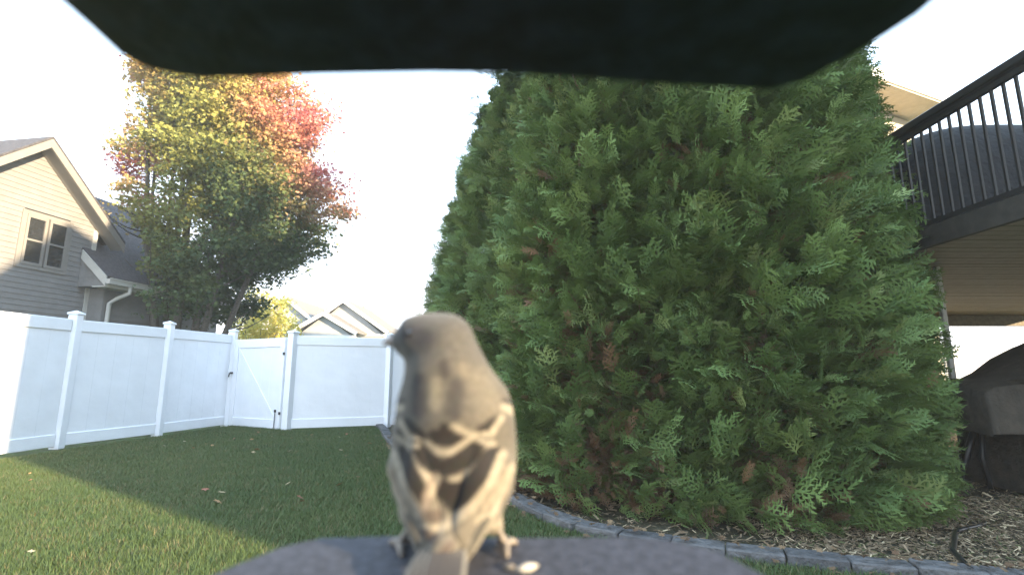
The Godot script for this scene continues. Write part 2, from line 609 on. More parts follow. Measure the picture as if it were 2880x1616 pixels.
func left_house() -> void:
	var t := base("grey_house", hp(-2.6, 0, -0.8), "grey lap-sided house with steep gable and lower wing behind left fence", "house")
	var wall := -0.80
	var pk := -1.45
	var ed := 0.14
	# core of the gable block
	var s := st()
	var prof := [[pk - 1.59, 0.0], [ed, 0.0], [ed, 4.50], [pk, 5.97], [pk - 1.59, 4.50]]
	var front := []
	var back := []
	for q in prof:
		front.append(hp(q[0], q[1], wall - 0.03) - t.position)
		back.append(hp(q[0], q[1], wall - 9.0) - t.position)
	s.set_smooth_group(-1)
	for i in range(1, 4):
		tri(s, front[0], front[i + 1], front[i]); tri(s, back[0], back[i], back[i + 1])
	for i in 5:
		var j := (i + 1) % 5
		quad(s, front[i], front[j], back[j], back[i])
	put("wall", done(s), M.siding, t)
	# boards
	var h := 0.115
	var y := 1.55
	while y < 5.85:
		var u1 := minf(ed, ed - (y - 4.52) / 0.93)
		var v1 := minf(ed, ed - (y + h - 4.52) / 0.93)
		var lo := 2 * pk - u1
		var lv := 2 * pk - v1
		if y > 3.25 and y < 4.5:
			lap(t, M.siding, lo, -1.46, lv, -1.46, y, h, wall)
			lap(t, M.siding, -0.50, u1, -0.50, v1, y, h, wall)
		else:
			lap(t, M.siding, lo, u1, lv, v1, y, h, wall)
		y += h
	# corner board, rakes and roof
	hbox(t, "corner_trim", M.trim, ed - 0.07, ed + 0.03, 1.5, 4.48, wall - 0.05, wall + 0.03)
	for sgn in [1.0, -1.0]:
		var e: float = pk + sgn * 2.0
		var rk := hplank(t, "roof", M.shingle, pk, 6.14, e, 4.28, 0.05, wall + 0.42, wall - 9.2)
		hplank(rk_parent(t), "rake_board", M.window_trim, pk, 6.08, e, 4.22, 0.20, wall + 0.42, wall + 0.38)
		hplank(t, "rake_soffit", M.window_trim, pk, 5.97, e, 4.11, 0.03, wall + 0.37, wall + 0.02)
		rk.set_meta("side", sgn)
	# double window
	for k in 2:
		var u0 := -1.40 + k * 0.46
		var w := hbox(t, "window", M.window_trim, u0, u0 + 0.42, 3.34, 4.42, wall - 0.03, wall + 0.012)
		var off := t.position
		for f in [[u0, u0 + 0.05, 3.34, 4.42], [u0 + 0.37, u0 + 0.42, 3.34, 4.42], [u0 + 0.052, u0 + 0.368, 3.34, 3.40], [u0 + 0.052, u0 + 0.368, 4.36, 4.42], [u0 + 0.052, u0 + 0.368, 3.86, 3.90]]:
			var s2 := st()
			hexa(s2, [hp(f[0], f[2], wall + 0.01), hp(f[1], f[2], wall + 0.01), hp(f[1], f[2], wall + 0.045), hp(f[0], f[2], wall + 0.045), hp(f[0], f[3], wall + 0.01), hp(f[1], f[3], wall + 0.01), hp(f[1], f[3], wall + 0.045), hp(f[0], f[3], wall + 0.045)].map(func(p): return p - off))
			put("frame", done(s2), M.window_trim, w)
		for f in [[3.402, 3.858], [3.902, 4.358]]:
			var s3 := st()
			hexa(s3, [hp(u0 + 0.052, f[0], wall + 0.008), hp(u0 + 0.368, f[0], wall + 0.008), hp(u0 + 0.368, f[0], wall + 0.022), hp(u0 + 0.052, f[0], wall + 0.022), hp(u0 + 0.052, f[1], wall + 0.008), hp(u0 + 0.368, f[1], wall + 0.008), hp(u0 + 0.368, f[1], wall + 0.022), hp(u0 + 0.052, f[1], wall + 0.022)].map(func(p): return p - off))
			put("pane", done(s3), M.glass, w)
	for f in [[-1.50, -1.405, 3.26, 4.50], [-0.515, -0.44, 3.26, 4.50]]: hbox(t, "window_trim", M.window_trim, f[0], f[1], f[2], f[3], wall - 0.02, wall + 0.035)
	for f in [[4.425, 4.50], [3.26, 3.335]]: hbox(t, "window_trim", M.window_trim, -1.403, -0.517, f[0], f[1], wall - 0.02, wall + 0.035)
	# lower wing in front: wall, side, roof, gutter, downspout
	hbox(t, "wing_wall", M.siding, 0.16, 3.9, 0.0, 3.20, -0.78, -0.39)
	y = 1.4
	while y < 3.05:
		lap(t, M.siding, 0.20, 3.9, 0.20, 3.9, y, h, -0.36)
		y += h
	hbox(t, "corner_trim", M.siding, 0.13, 0.20, 1.4, 3.2, -0.44, -0.335)
	# roof plane rising backwards at 42 degrees
	var r0 := -0.15
	var r1 := 4.2
	hsolid(t, "wing_roof", M.shingle, [hp(r0, 3.22, 0.0), hp(r0, 6.1, -3.2), hp(r1, 6.1, -3.2), hp(r1, 3.22, 0.0), hp(r0, 3.28, 0.02), hp(r0, 6.16, -3.18), hp(r1, 6.16, -3.18), hp(r1, 3.28, 0.02)])
	hsolid(t, "wing_rake", M.trim, [hp(r0 - 0.03, 3.05, 0.0), hp(r0 - 0.03, 3.72, -0.745), hp(r0, 3.72, -0.745), hp(r0, 3.05, 0.0), hp(r0 - 0.03, 3.27, 0.015), hp(r0 - 0.03, 3.94, -0.745), hp(r0, 3.94, -0.745), hp(r0, 3.27, 0.015)])
	hsolid(t, "wing_side", M.siding, [hp(r0 + 0.02, 3.06, -0.78), hp(0.2, 3.06, -0.78), hp(0.2, 3.06, -0.06), hp(r0 + 0.02, 3.06, -0.06), hp(r0 + 0.02, 3.86, -0.78), hp(0.2, 3.86, -0.78), hp(0.2, 3.2, -0.06), hp(r0 + 0.02, 3.2, -0.06)])
	hbox(t, "wing_soffit", M.trim, r0, r1, 3.03, 3.06, -0.37, -0.005)
	hbox(t, "fascia", M.trim, r0, r1, 3.06, 3.20, -0.02, 0.0)
	var g := hbox(t, "gutter", M.trim, r0 - 0.02, r1, 3.10, 3.215, 0.005, 0.115)
	g.set_meta("gutter", true)
	hbox(t, "gutter_lip", M.trim, r0 - 0.02, r1, 3.205, 3.235, 0.117, 0.135)
	s = st()
	var dp := [hp(0.42, 3.11, 0.06), hp(0.42, 2.96, 0.06), hp(0.32, 2.82, -0.16), hp(0.24, 2.70, -0.27), hp(0.24, 0.3, -0.27)].map(func(p): return p - t.position)
	tube(s, dp, [0.05, 0.05, 0.05, 0.05, 0.05], 8)
	put("downspout", done(s), M.trim, t)


func rk_parent(t: Node3D) -> Node3D:
	return t


# ------------------------------------------------------------------ gabled house far behind the fence
func far_house() -> void:
	var d0 := 34.0
	var t := base("gabled_house", V(-11.5, 0, d0), "distant pale grey house with three white-trimmed gables beyond the gate", "house")
	var gables := [[-15.2, 3.75, -12.85, 5.12, -10.5, 3.75, 0.0], [-14.6, 3.75, -11.55, 5.95, -8.4, 3.75, 2.2], [-18.6, 3.75, -15.6, 6.15, -12.9, 4.0, 4.0]]
	for q in gables:
		var z: float = d0 + q[6]
		var k: float = z / d0
		var s := st()
		s.set_smooth_group(-1)
		var a := V(q[0] * k + 0.35, q[1] * k - 0.30, z); var p := V(q[2] * k, q[3] * k - 0.12, z); var b := V(q[4] * k - 0.35, q[5] * k - 0.30, z)
		var deep := Vector3(0, 0, -7.0)
		var a0 := Vector3(a.x, 0, a.z); var b0 := Vector3(b.x, 0, b.z)
		var f := [a0, a, p, b, b0].map(func(v): return v - t.position)
		for i in range(1, 4): tri(s, f[0], f[i], f[i + 1])
		for i in 4: quad(s, f[i], f[i] + deep, f[i + 1] + deep, f[i + 1])
		put("gable_wall", done(s), M.siding_pale, t)
		# roof sheets with white rakes
		for e in [[q[0] * k, q[1] * k], [q[4] * k, q[5] * k]]:
			s = st()
			var lo := V(e[0], e[1], z - 0.35) - t.position
			var hi := V(q[2] * k, q[3] * k, z - 0.35) - t.position
			var th := Vector3(0, 0.12, 0)
			var ring := [lo, hi, hi + Vector3(0, 0, -7.4), lo + Vector3(0, 0, -7.4)]
			if e[0] > q[2] * k: ring = [hi, lo, lo + Vector3(0, 0, -7.4), hi + Vector3(0, 0, -7.4)]
			ring = [ring[3], ring[2], ring[1], ring[0]]
			hexa(s, ring + ring.map(func(v): return v + th))
			put("roof", done(s), M.shingle_warm, t)
			s = st()
			bar(s, lo + Vector3(0, -0.06, 0.03), hi + Vector3(0, -0.06, 0.03), 0.05, 0.24)
			put("rake_board", done(s), M.white_trim, t)
		s = st()
		box(s, V((q[0] + q[4]) * 0.5 * k, q[1] * k - 0.22, z - 0.06) - t.position, Vector3((q[4] - q[0]) * k - 0.3, 0.16, 0.10))
		put("frieze_board", done(s), M.white_trim, t)
	# window band and post under the near gable
	var w := put("window", window_mesh(V(-12.6, 3.0, d0 - 0.03) - t.position, 3.6, 1.0), M.white_trim, t)
	for i in 3:
		var s2 := st()
		box(s2, V(-13.72 + i * 1.12, 3.0, d0 - 0.075) - t.position, Vector3(1.0, 0.82, 0.02))
		put("pane", done(s2), M.glass, w)


func window_mesh(c: Vector3, wd: float, ht: float) -> ArrayMesh:
	var s := st()
	box(s, c, Vector3(wd, ht, 0.06))
	return done(s)


# ------------------------------------------------------------------ houses on the right
func right_houses() -> void:
	# the house the deck belongs to, at the right of the garden
	var t := base("deck_house", V(12.0, 0, -0.3), "tan two-storey house wing that the raised deck is built against", "house")
	var s := st()
	box(s, V(12.0, 3.4, -1.35) - t.position, Vector3(8.0, 6.8, 3.7))
	put("wall", done(s), M.siding_tan, t)
	for q in [[-3.4, 1.1], [0.7, -1.1]]:
		s = st()
		var e: float = q[0]
		hexa(s, [V(7.95, 9.0, -1.2), V(16.1, 9.0, -1.2), V(16.1, 6.72, e), V(7.95, 6.72, e), V(7.95, 9.15, -1.2), V(16.1, 9.15, -1.2), V(16.1, 6.87, e), V(7.95, 6.87, e)].map(func(p): return p - t.position))
		put("roof", done(s), M.shingle, t)
	for x in [8.0, 16.0]:
		s = st()
		s.set_smooth_group(-1)
		tri(s, V(x, 6.8, -3.2) - t.position, V(x, 9.0, -1.2) - t.position, V(x, 6.8, 0.5) - t.position)
		put("gable", done(s), M.siding_tan, t)
	# the tan house behind the deck
	t = base("tan_house", V(7.9, 0, 11.8), "sunlit tan house with pale fascia and deep eave behind the deck", "house")
	var b := Basis(Vector3.UP, deg_to_rad(23.0))
	t.basis = b
	s = st()
	box(s, Vector3(0, 4.1, -4.0), Vector3(7.6, 8.2, 8.0))
	put("wall", done(s), M.siding_tan, t)
	var y := 2.4
	while y < 8.0:
		s = st()
		hexa(s, [Vector3(-3.8, y, -0.02), Vector3(3.8, y, -0.02), Vector3(3.8, y, 0.022), Vector3(-3.8, y, 0.022), Vector3(-3.8, y + 0.16, -0.02), Vector3(3.8, y + 0.16, -0.02), Vector3(3.8, y + 0.16, 0.006), Vector3(-3.8, y + 0.16, 0.006)])
		put("siding_board", done(s), M.siding_tan, t)
		y += 0.16
	s = st()
	box(s, Vector3(0, 8.27, -3.6), Vector3(8.6, 0.06, 9.0))
	put("eave_soffit", done(s), M.siding_tan, t)
	s = st()
	box(s, Vector3(0, 8.42, 0.92), Vector3(8.6, 0.26, 0.05))
	put("fascia", done(s), M.white_trim, t)
	s = st()
	hexa(s, [Vector3(-4.3, 8.56, -8.1), Vector3(4.3, 8.56, -8.1), Vector3(4.3, 8.56, 0.95), Vector3(-4.3, 8.56, 0.95), Vector3(-4.3, 10.2, -4.2), Vector3(4.3, 10.2, -4.2), Vector3(4.3, 10.2, -3.8), Vector3(-4.3, 10.2, -3.8)])
	put("roof", done(s), M.shingle_warm, t)
	var w := put("window", window_mesh(Vector3(0.4, 5.6, 0.03), 1.5, 1.4), M.white_trim, t)
	for i in 2:
		s = st()
		box(s, Vector3(0.4 - 0.36 + i * 0.72, 5.6, 0.068), Vector3(0.62, 1.22, 0.02))
		put("pane", done(s), M.glass, w)


func deck() -> void:
	var x0 := 3.66
	var d0 := 2.3
	var d1 := 10.2
	var t := base("raised_deck", V(x0, 0, 4.0), "raised wooden deck with dark metal railing at the right", "deck")
	var o := t.position
	var s := st()
	cbox(s, V(x0, 3.27, (d0 + d1) * 0.5) - o, Vector3(0.10, 0.075, d1 - d0), 0.012)
	put("top_rail", done(s), M.dark_metal, t)
	s = st()
	box(s, V(x0, 3.20, (d0 + d1) * 0.5) - o, Vector3(0.04, 0.04, d1 - d0 - 0.02))
	put("upper_rail", done(s), M.dark_metal, t)
	s = st()
	box(s, V(x0, 2.345, (d0 + d1) * 0.5) - o, Vector3(0.04, 0.04, d1 - d0))
	put("bottom_rail", done(s), M.dark_metal, t)
	s = st()
	box(s, Vector3.ZERO, Vector3(0.018, 0.815, 0.018))
	var bm := done(s)
	var d := d0 + 0.06
	while d < d1 - 0.05:
		var q := put("baluster", bm, M.dark_metal, t)
		q.position = V(x0, 2.773, d) - o
		d += 0.094
	s = st()
	box(s, V(x0 + 0.0, 2.225, (d0 + d1) * 0.5) - o, Vector3(0.05, 0.17, d1 - d0))
	put("rim_board", done(s), M.rim, t)
	s = st()
	box(s, V(7.0, 2.27, (d0 + d1) * 0.5) - o, Vector3(6.6, 0.06, d1 - d0 - 0.02))
	put("decking", done(s), M.deck_wood, t)
	# boards of the ceiling under the deck, running left to right
	d = d0 + 0.01
	while d < d1 - 0.1:
		s = st()
		cbox(s, Vector3.ZERO, Vector3(6.6, 0.02, 0.128), 0.006)
		var q := put("ceiling_board", done(s), M.soffit, t)
		q.position = V(7.0, 2.165 + rng.randf_range(-0.002, 0.002), d + 0.066) - o
		d += 0.134
	# beam and posts
	s = st()
	box(s, V(6.9, 2.05, 9.6) - o, Vector3(6.4, 0.2, 0.12))
	put("beam", done(s), M.deck_wood, t)
	for p in [[4.45, 5.1, 0.05], [10.15, 9.6, 0.14], [5.0, 9.6, 0.14]]:
		s = st()
		cbox(s, V(p[0], 1.07, p[1]) - o, Vector3(p[2], 2.16, p[2]), 0.008)
		put("post", done(s), M.trim, t)
	# the covered shape on the deck
	tag(put("covered_patio_set", cover_mesh(1.05, 0.9, 1.22, 0.6), M.cover), "big rounded dark grey cover standing on the deck behind the balusters", "furniture cover").position = V(4.78, 2.30, 5.05)
	# covered grill below
	t = base("covered_grill", V(4.92, 0, 4.6), "dark brown covered barbecue grill on the mulch under the deck", "grill")
	var c := put("cover", grill_cover(), M.cover_brown, t)
	c.position = Vector3.ZERO
	s = st()
	tube(s, [Vector3(-0.62, 0.0, -0.1), Vector3(-0.66, 0.3, -0.1), Vector3(-0.60, 0.62, -0.1)], [0.02, 0.02, 0.02], 8)
	put("leg", done(s), M.dark_metal, t)
	s = st()
	tube(s, [Vector3(-0.86, 0.0, -0.2), Vector3(-0.76, 0.3, -0.15), Vector3(-0.66, 0.62, -0.1)], [0.03, 0.028, 0.025], 8)
	put("leg", done(s), M.dark_metal, t)


func cover_mesh(rx: float, rz: float, h: float, k: float) -> ArrayMesh:
	# a cloth cover: upright sides that round over into a domed top, with shallow folds
	var s := st()
	s.set_smooth_group(0)
	var rings := []
	var prof := [[1.0, 0.0], [1.0, 0.25], [0.985, 0.5], [0.94, 0.68], [0.83, 0.82], [0.64, 0.92], [0.38, 0.98], [0.0, 1.0]]
	for q in prof:
		var ring := []
		for i in 40:
			var a := TAU * i / 40.0
			var c := signf(cos(a)) * pow(absf(cos(a)), k)
			var w := signf(sin(a)) * pow(absf(sin(a)), k)
			var fold: float = 1.0 + 0.02 * sin(a * 9.0 + 1.0) * (1.0 - q[1])
			ring.append(Vector3(rx * c * q[0] * fold, h * q[1], rz * w * q[0] * fold))
		rings.append(ring)
	for i in rings.size() - 1:
		for j in 40:
			var j2 := (j + 1) % 40
			if i == rings.size() - 2:
				tri(s, rings[i][j], rings[i][j2], rings[i + 1][j])
			else:
				quad(s, rings[i][j], rings[i][j2], rings[i + 1][j2], rings[i + 1][j])
	return done(s)


func grill_cover() -> ArrayMesh:
	# side shelf at the left, lid hump rising to the right; hangs to just above the ground
	var s := st()
	s.set_smooth_group(0)
	var cols := [[-0.97, 0.56], [-0.96, 0.92], [-0.88, 0.97], [-0.62, 1.0], [-0.40, 1.10], [-0.2, 1.24], [0.05, 1.36], [0.35, 1.40], [0.6, 1.36], [0.8, 1.2], [0.86, 1.1], [0.88, 0.04]]
	var n := cols.size()
	var zs := [0.36, 0.33, 0.2, 0.0, -0.2, -0.33, -0.36]
	var drop := [1.0, 0.965, 1.0, 1.005, 1.0, 0.965, 1.0]
	var g := []
	for k in zs.size():
		var row := []
		for i in n:
			row.append(Vector3(cols[i][0], cols[i][1] * drop[k] * (0.96 if k in [0, 6] else 1.0), zs[k]))
		g.append(row)
	for k in zs.size() - 1:
		for i in n - 1:
			quad(s, g[k][i], g[k + 1][i], g[k + 1][i + 1], g[k][i + 1])
	# front and back hang down
	for k in [0, zs.size() - 1]:
		for i in n - 1:
			var a: Vector3 = g[k][i]; var b: Vector3 = g[k][i + 1]
			var sg := 1.0 if k == 0 else -1.0
			var y0 := 0.56 if i < 3 else 0.06
			var a0 := Vector3(a.x, y0, a.z + sg * (0.03 + 0.015 * sin(i * 2.1)))
			var b0 := Vector3(b.x, 0.56 if i < 3 else 0.06, b.z + sg * (0.03 + 0.015 * sin((i + 1) * 2.1)))
			if k == 0: quad(s, a, b, b0, a0)
			else: quad(s, b, a, a0, b0)
	quad(s, Vector3(-0.62, 1.0, 0.36), Vector3(-0.62, 1.0, -0.36), Vector3(-0.62, 0.06, -0.36), Vector3(-0.62, 0.06, 0.36))
	return done(s)


# ------------------------------------------------------------------ white fence
func fence_post(t: Node3D, x: float, d: float, h: float, ang: float, w := 0.127) -> void:
	var b := Basis(Vector3.UP, ang)
	var s := st()
	cbox(s, Vector3(0, h * 0.5, 0), Vector3(w, h, w), 0.006, b)
	var p := put("post", done(s), M.vinyl, t)
	p.position = V(x, 0, d) - t.position
	s = st()
	cbox(s, Vector3(0, h + 0.016, 0), Vector3(w + 0.03, 0.03, w + 0.03), 0.006, b)
	var c := Vector3(0, h + 0.032, 0)
	var r := w * 0.5 + 0.006
	var k := [Vector3(-r, 0, -r), Vector3(r, 0, -r), Vector3(r, 0, r), Vector3(-r, 0, r)].map(func(v): return c + b * v)
	for i in 4: tri(s, k[(i + 1) % 4], c + Vector3(0, 0.035, 0), k[i])
	put("post_cap", done(s), M.vinyl, p)


func fence_bay(t: Node3D, a: Vector2, b: Vector2, h: float, low: float, names := ["panel", "top_rail", "bottom_rail"]) -> void:
	# a and b are (x, d) at the post centres; set in by half a post
	var dir := (b - a).normalized()
	var p := a + dir * 0.066
	var q := b - dir * 0.066
	var pa := V(p.x, 0, p.y) - t.position
	var pb := V(q.x, 0, q.y) - t.position
	# tongue-and-groove boards make the panel
	var n := maxi(1, int(round(p.distance_to(q) / 0.285)))
	for i in n:
		var s := st()
		var u := pa.lerp(pb, float(i) / n)
		var v := pa.lerp(pb, float(i + 1) / n)
		var z := (v - u).normalized()
		cbox(s, (u + v) * 0.5 + Vector3(0, (h + low) * 0.5, 0), Vector3(0.030, h - low - 0.03, u.distance_to(v) - 0.0004), 0.0007, Basis(z.cross(Vector3.UP) * -1.0, Vector3.UP, z))
		put("board", done(s), M.vinyl, t)
	for r in [[h - 0.085, 0.17, "top_rail"], [low + 0.095, 0.17, "bottom_rail"]]:
		var s := st()
		var z := (pb - pa).normalized()
		cbox(s, (pa + pb) * 0.5 + Vector3(0, r[0], 0), Vector3(0.062, r[1], pa.distance_to(pb)), 0.007, Basis(z.cross(Vector3.UP) * -1.0, Vector3.UP, z))
		put(r[2], done(s), M.vinyl, t)


func fences() -> void:
	# left run
	var run := [[-7.2, 1.2], [-6.85, 3.2], [-6.62, 5.2], [-6.43, 7.30], [-6.05, 8.77], [-5.77, 10.32]]
	var t := base("white_fence", V(-6.32, 0, 7.3), "long white vinyl privacy fence along the left of the lawn", "fence")
	for i in run.size():
		fence_post(t, run[i][0], run[i][1], 1.90, 0.12)
		if i: fence_bay(t, Vector2(run[i - 1][0], run[i - 1][1]), Vector2(run[i][0], run[i][1]), 1.83, 0.03)
	# right run: panel behind the bird
	t = base("white_fence", V(-4.06, 0, 9.45), "white vinyl fence panel between the gate and the hedge", "fence")
	var run2 := [[-4.15, 9.46], [-2.47, 10.12], [-0.75, 10.8], [0.95, 11.5]]
	for i in run2.size():
		fence_post(t, run2[i][0], run2[i][1], 1.80, -0.39, 0.14 if i == 0 else 0.127)
		if i: fence_bay(t, Vector2(run2[i - 1][0], run2[i - 1][1]), Vector2(run2[i][0], run2[i][1]), 1.75, 0.04)
	# far fence seen under the deck
	t = base("white_fence", V(10.0, 0, 15.2), "sunlit white fence far behind, seen in the gap under the deck", "fence")
	var run3 := [[8.2, 15.6], [10.5, 15.2], [12.8, 14.8], [15.1, 14.4], [17.4, 14.0]]
	for i in run3.size():
		fence_post(t, run3[i][0], run3[i][1], 1.90, 0.17)
		if i: fence_bay(t, Vector2(run3[i - 1][0], run3[i - 1][1]), Vector2(run3[i][0], run3[i][1]), 1.83, 0.03)
	# gate
	var ga := V(-5.67, 0, 10.25)
	var gb := V(-4.30, 0, 9.53)
	t = base("white_gate", ga, "white vinyl gate with diagonal brace and black latch in the fence corner", "gate")
	var z := (gb - ga).normalized()
	var L := ga.distance_to(gb)
	var bs := Basis(z, Vector3.UP, z.cross(Vector3.UP))    # x along the gate, z towards the lawn
	if bs.z.z < 0.0: bs.z = -bs.z
	bs.z = bs.x.cross(bs.y)
	t.basis = bs
	var parts := [["stile", Vector3(0.075, 0.88, 0), Vector3(0.13, 1.70, 0.06)], ["stile", Vector3(L - 0.075, 0.88, 0), Vector3(0.13, 1.70, 0.06)],
		["top_rail", Vector3(L * 0.5, 1.64, 0), Vector3(L - 0.29, 0.17, 0.055)], ["bottom_rail", Vector3(L * 0.5, 0.115, 0), Vector3(L - 0.29, 0.17, 0.055)]]
	for q in parts:
		var s := st()
		cbox(s, q[1], q[2], 0.006)
		put(q[0], done(s), M.vinyl, t)
	for i in 5:
		var s := st()
		var w := (L - 0.29) / 5.0
		cbox(s, Vector3(0.145 + w * (i + 0.5), 0.88, -0.006), Vector3(w - 0.0004, 1.36, 0.026), 0.0007)
		put("board", done(s), M.vinyl, t)
	var s := st()
	bar(s, Vector3(0.15, 1.545, 0.012), Vector3(L - 0.16, 0.21, 0.012), 0.032, 0.016, Vector3.BACK)
	put("brace", done(s), M.vinyl, t)
	s = st()
	cbox(s, Vector3(0.02, 1.06, 0.05), Vector3(0.075, 0.04, 0.03), 0.006)
	tube(s, [Vector3(-0.02, 1.06, 0.06), Vector3(-0.02, 0.98, 0.075)], [0.012, 0.010], 8)
	put("latch", done(s), M.dark_metal, t)
	for y in [0.32, 1.42]:
		s = st()
		box(s, Vector3(L - 0.01, y, 0.037), Vector3(0.05, 0.05, 0.012))
		put("hinge", done(s), M.dark_metal, t)
	s = st()
	tube(s, [Vector3(L - 0.12, 0.05, 0.05), Vector3(L - 0.12, 0.36, 0.05)], [0.008, 0.008], 6)
	cbox(s, Vector3(L - 0.12, 0.36, 0.05), Vector3(0.03, 0.05, 0.03), 0.005)
	put("drop_bolt", done(s), M.dark_metal, t)


# ------------------------------------------------------------------ trees
func branch_path(a: Vector3, b: Vector3, bow: Vector3, n := 6) -> Array:
	var p := []
	for i in n + 1:
		var f := float(i) / n
		p.append(a.lerp(b, f) + bow * sin(f * PI) + Vector3(rng.randf_range(-1, 1), 0, rng.randf_range(-1, 1)) * 0.04 * (1.0 if i > 0 else 0.0))
	return p


func taper(r0: float, r1: float, n: int) -> Array:
	var r := []
	for i in n: r.append(lerpf(r0, r1, float(i) / (n - 1)))
	return r


func maple() -> void:
	var foot := V(-8.7, 0, 13.0)
	var t := base("maple_tree", foot, "tall many-stemmed maple turning red and yellow behind the fence", "tree")
	# stems: (x, d offset at the top, height, bow)
	var stems := [[-1.55, 0.3, 8.9, -0.25, 0.09], [-1.25, -0.5, 10.2, -0.3, 0.11], [-0.8, 0.5, 11.2, -0.1, 0.12], [-0.1, -0.3, 11.6, 0.0, 0.14], [0.8, 0.3, 11.3, 0.15, 0.12], [1.7, -0.4, 10.3, 0.3, 0.11], [2.4, 0.2, 8.9, 0.5, 0.10], [0.3, 0.9, 10.6, 0.2, 0.10], [-1.2, 0.9, 9.6, -0.3, 0.09]]
	var tips := []
	for q in stems:
		var a := Vector3(q[0] * 0.11, 0, -q[1] * 0.2)
		var b := Vector3(q[0], q[2], -q[1])
		var path := branch_path(a, b, Vector3(q[3] * 1.1, 0, 0), 9)
		var s := st()
		tube(s, path, taper(q[4] * 0.95, 0.018, path.size()), 8)
		var stem := put("trunk", done(s), M.bark, t)
		# limbs along each stem
		for k in 13:
			var f := rng.randf_range(0.24, 0.96)
			var i := int(f * (path.size() - 1))
			var p: Vector3 = path[i].lerp(path[mini(i + 1, path.size() - 1)], f * (path.size() - 1) - i)
			var ang := rng.randf() * TAU
			var lean := Vector3(cos(ang), 0, sin(ang))
			if rng.randf() < 0.6: lean = (lean + Vector3(signf(q[0]) * 0.9, 0, 0.25)).normalized()
			var l := rng.randf_range(0.7, 1.9) * (1.15 - 0.5 * absf(f - 0.5))
			var e := p + lean * l + Vector3(0, l * rng.randf_range(0.35, 0.8), 0)
			if not in_crown(e): e = p + (e - p) * 0.6
			s = st()
			tube(s, branch_path(p, e, Vector3(0, -0.08 * l, 0), 4), taper(0.028, 0.006, 5), 5, false)
			put("limb", done(s), M.bark, stem)
			tips.append(e)
			tips.append(p.lerp(e, 0.6))
	# leaf clumps: at the limb tips and strewn through the crown
	var clumps := []
	for e in tips:
		if in_crown(e): clumps.append(e)
	var guard := 0
	while clumps.size() < 900 and guard < 8000:
		guard += 1
		var p := Vector3(rng.randf_range(-3.4, 4.2), rng.randf_range(2.2, 12.0), rng.randf_range(-1.9, 1.9))
		if p.y < 6.0 and absf(p.x - 0.2) < 1.4 and p.z > -0.3 and rng.randf() < 0.6: continue
		if in_crown(p): clumps.append(p)
	var n := FastNoiseLite.new()
	n.seed = 5
	n.frequency = 0.33
	var where := [[], []]
	var tint := [PackedColorArray(), PackedColorArray()]
	for p in clumps:
		var r := rng.randf_range(0.28, 0.58)
		var hue := clump_colour(p, n)
		var cnt := int(175 * r / 0.45)
		for i in cnt:
			var v := Vector3(rng.randfn(), rng.randfn() * 0.55, rng.randfn()) * r * 0.55
			var q: Vector3 = p + v
			if (q.y < 4.7 and q.x < -1.15 + 0.76 * q.z - 0.2 * sin(q.y * 9.0)) or q.x < -2.45 + 0.85 * q.z - 0.25 * sin(q.y * 4.0): continue
			var b := Basis(Vector3.UP, rng.randf() * TAU) * Basis(Vector3.RIGHT, rng.randf_range(0.2, 1.5)) * Basis(Vector3.BACK, rng.randf_range(-0.6, 0.6))
			b = b.scaled(Vector3.ONE * rng.randf_range(0.7, 1.35))
			var k := rng.randi() % 2
			where[k].append(Transform3D(b, q))
			var c := hue.lerp(clump_colour(q + Vector3(rng.randfn(), rng.randfn(), 0) * 0.5, n), 0.35)
			var g := rng.randf_range(0.75, 1.25)
			tint[k].append(Color(c.r * g, c.g * g, c.b * g))
	many("foliage", maple_leaf(0.068), M.leaf, where[0], tint[0], t)
	many("foliage", maple_leaf(0.052), M.leaf, where[1], tint[1], t)


func in_crown(p: Vector3) -> bool:
	# an upright oval, wider to the right at mid height, with ragged bays
	var y := p.y
	if y < (3.7 if p.x > 1.5 else 2.5) or y > 12.2: return false
	var wl := table(y, [[2.5, 0.25], [3.6, 0.6], [4.7, 0.9], [5.4, 1.5], [6.5, 1.9], [8.5, 1.85], [10.2, 1.8], [11.0, 1.4], [12.2, 0.5]])
	var wr := table(y, [[2.5, 1.4], [3.8, 2.7], [4.5, 4.1], [6.2, 3.9], [7.5, 3.4], [8.5, 2.9], [9.5, 2.3], [11.0, 1.7], [12.2, 0.6]])
	if p.x > -1.7 and p.x < -0.1 and y > 4.9 and y < 7.2 and fposmod(p.x * 7.13 + p.y * 3.7 + p.z * 5.1, 1.0) < 0.6: return false
	wl *= 1.0 + 0.14 * sin(y * 2.9) 
	wr *= 1.0 + 0.13 * sin(y * 2.3 + 1.2)
	var lim := wr if p.x > 0 else wl
	return pow(p.x / lim, 2.0) + pow(p.z / 1.9, 2.0) < 1.0


func table(v: float, rows: Array) -> float:
	for i in range(1, rows.size()):
		if v <= rows[i][0]: return lerpf(rows[i - 1][1], rows[i][1], clampf((v - rows[i - 1][0]) / (rows[i][0] - rows[i - 1][0]), 0, 1))
	return rows[-1][1]


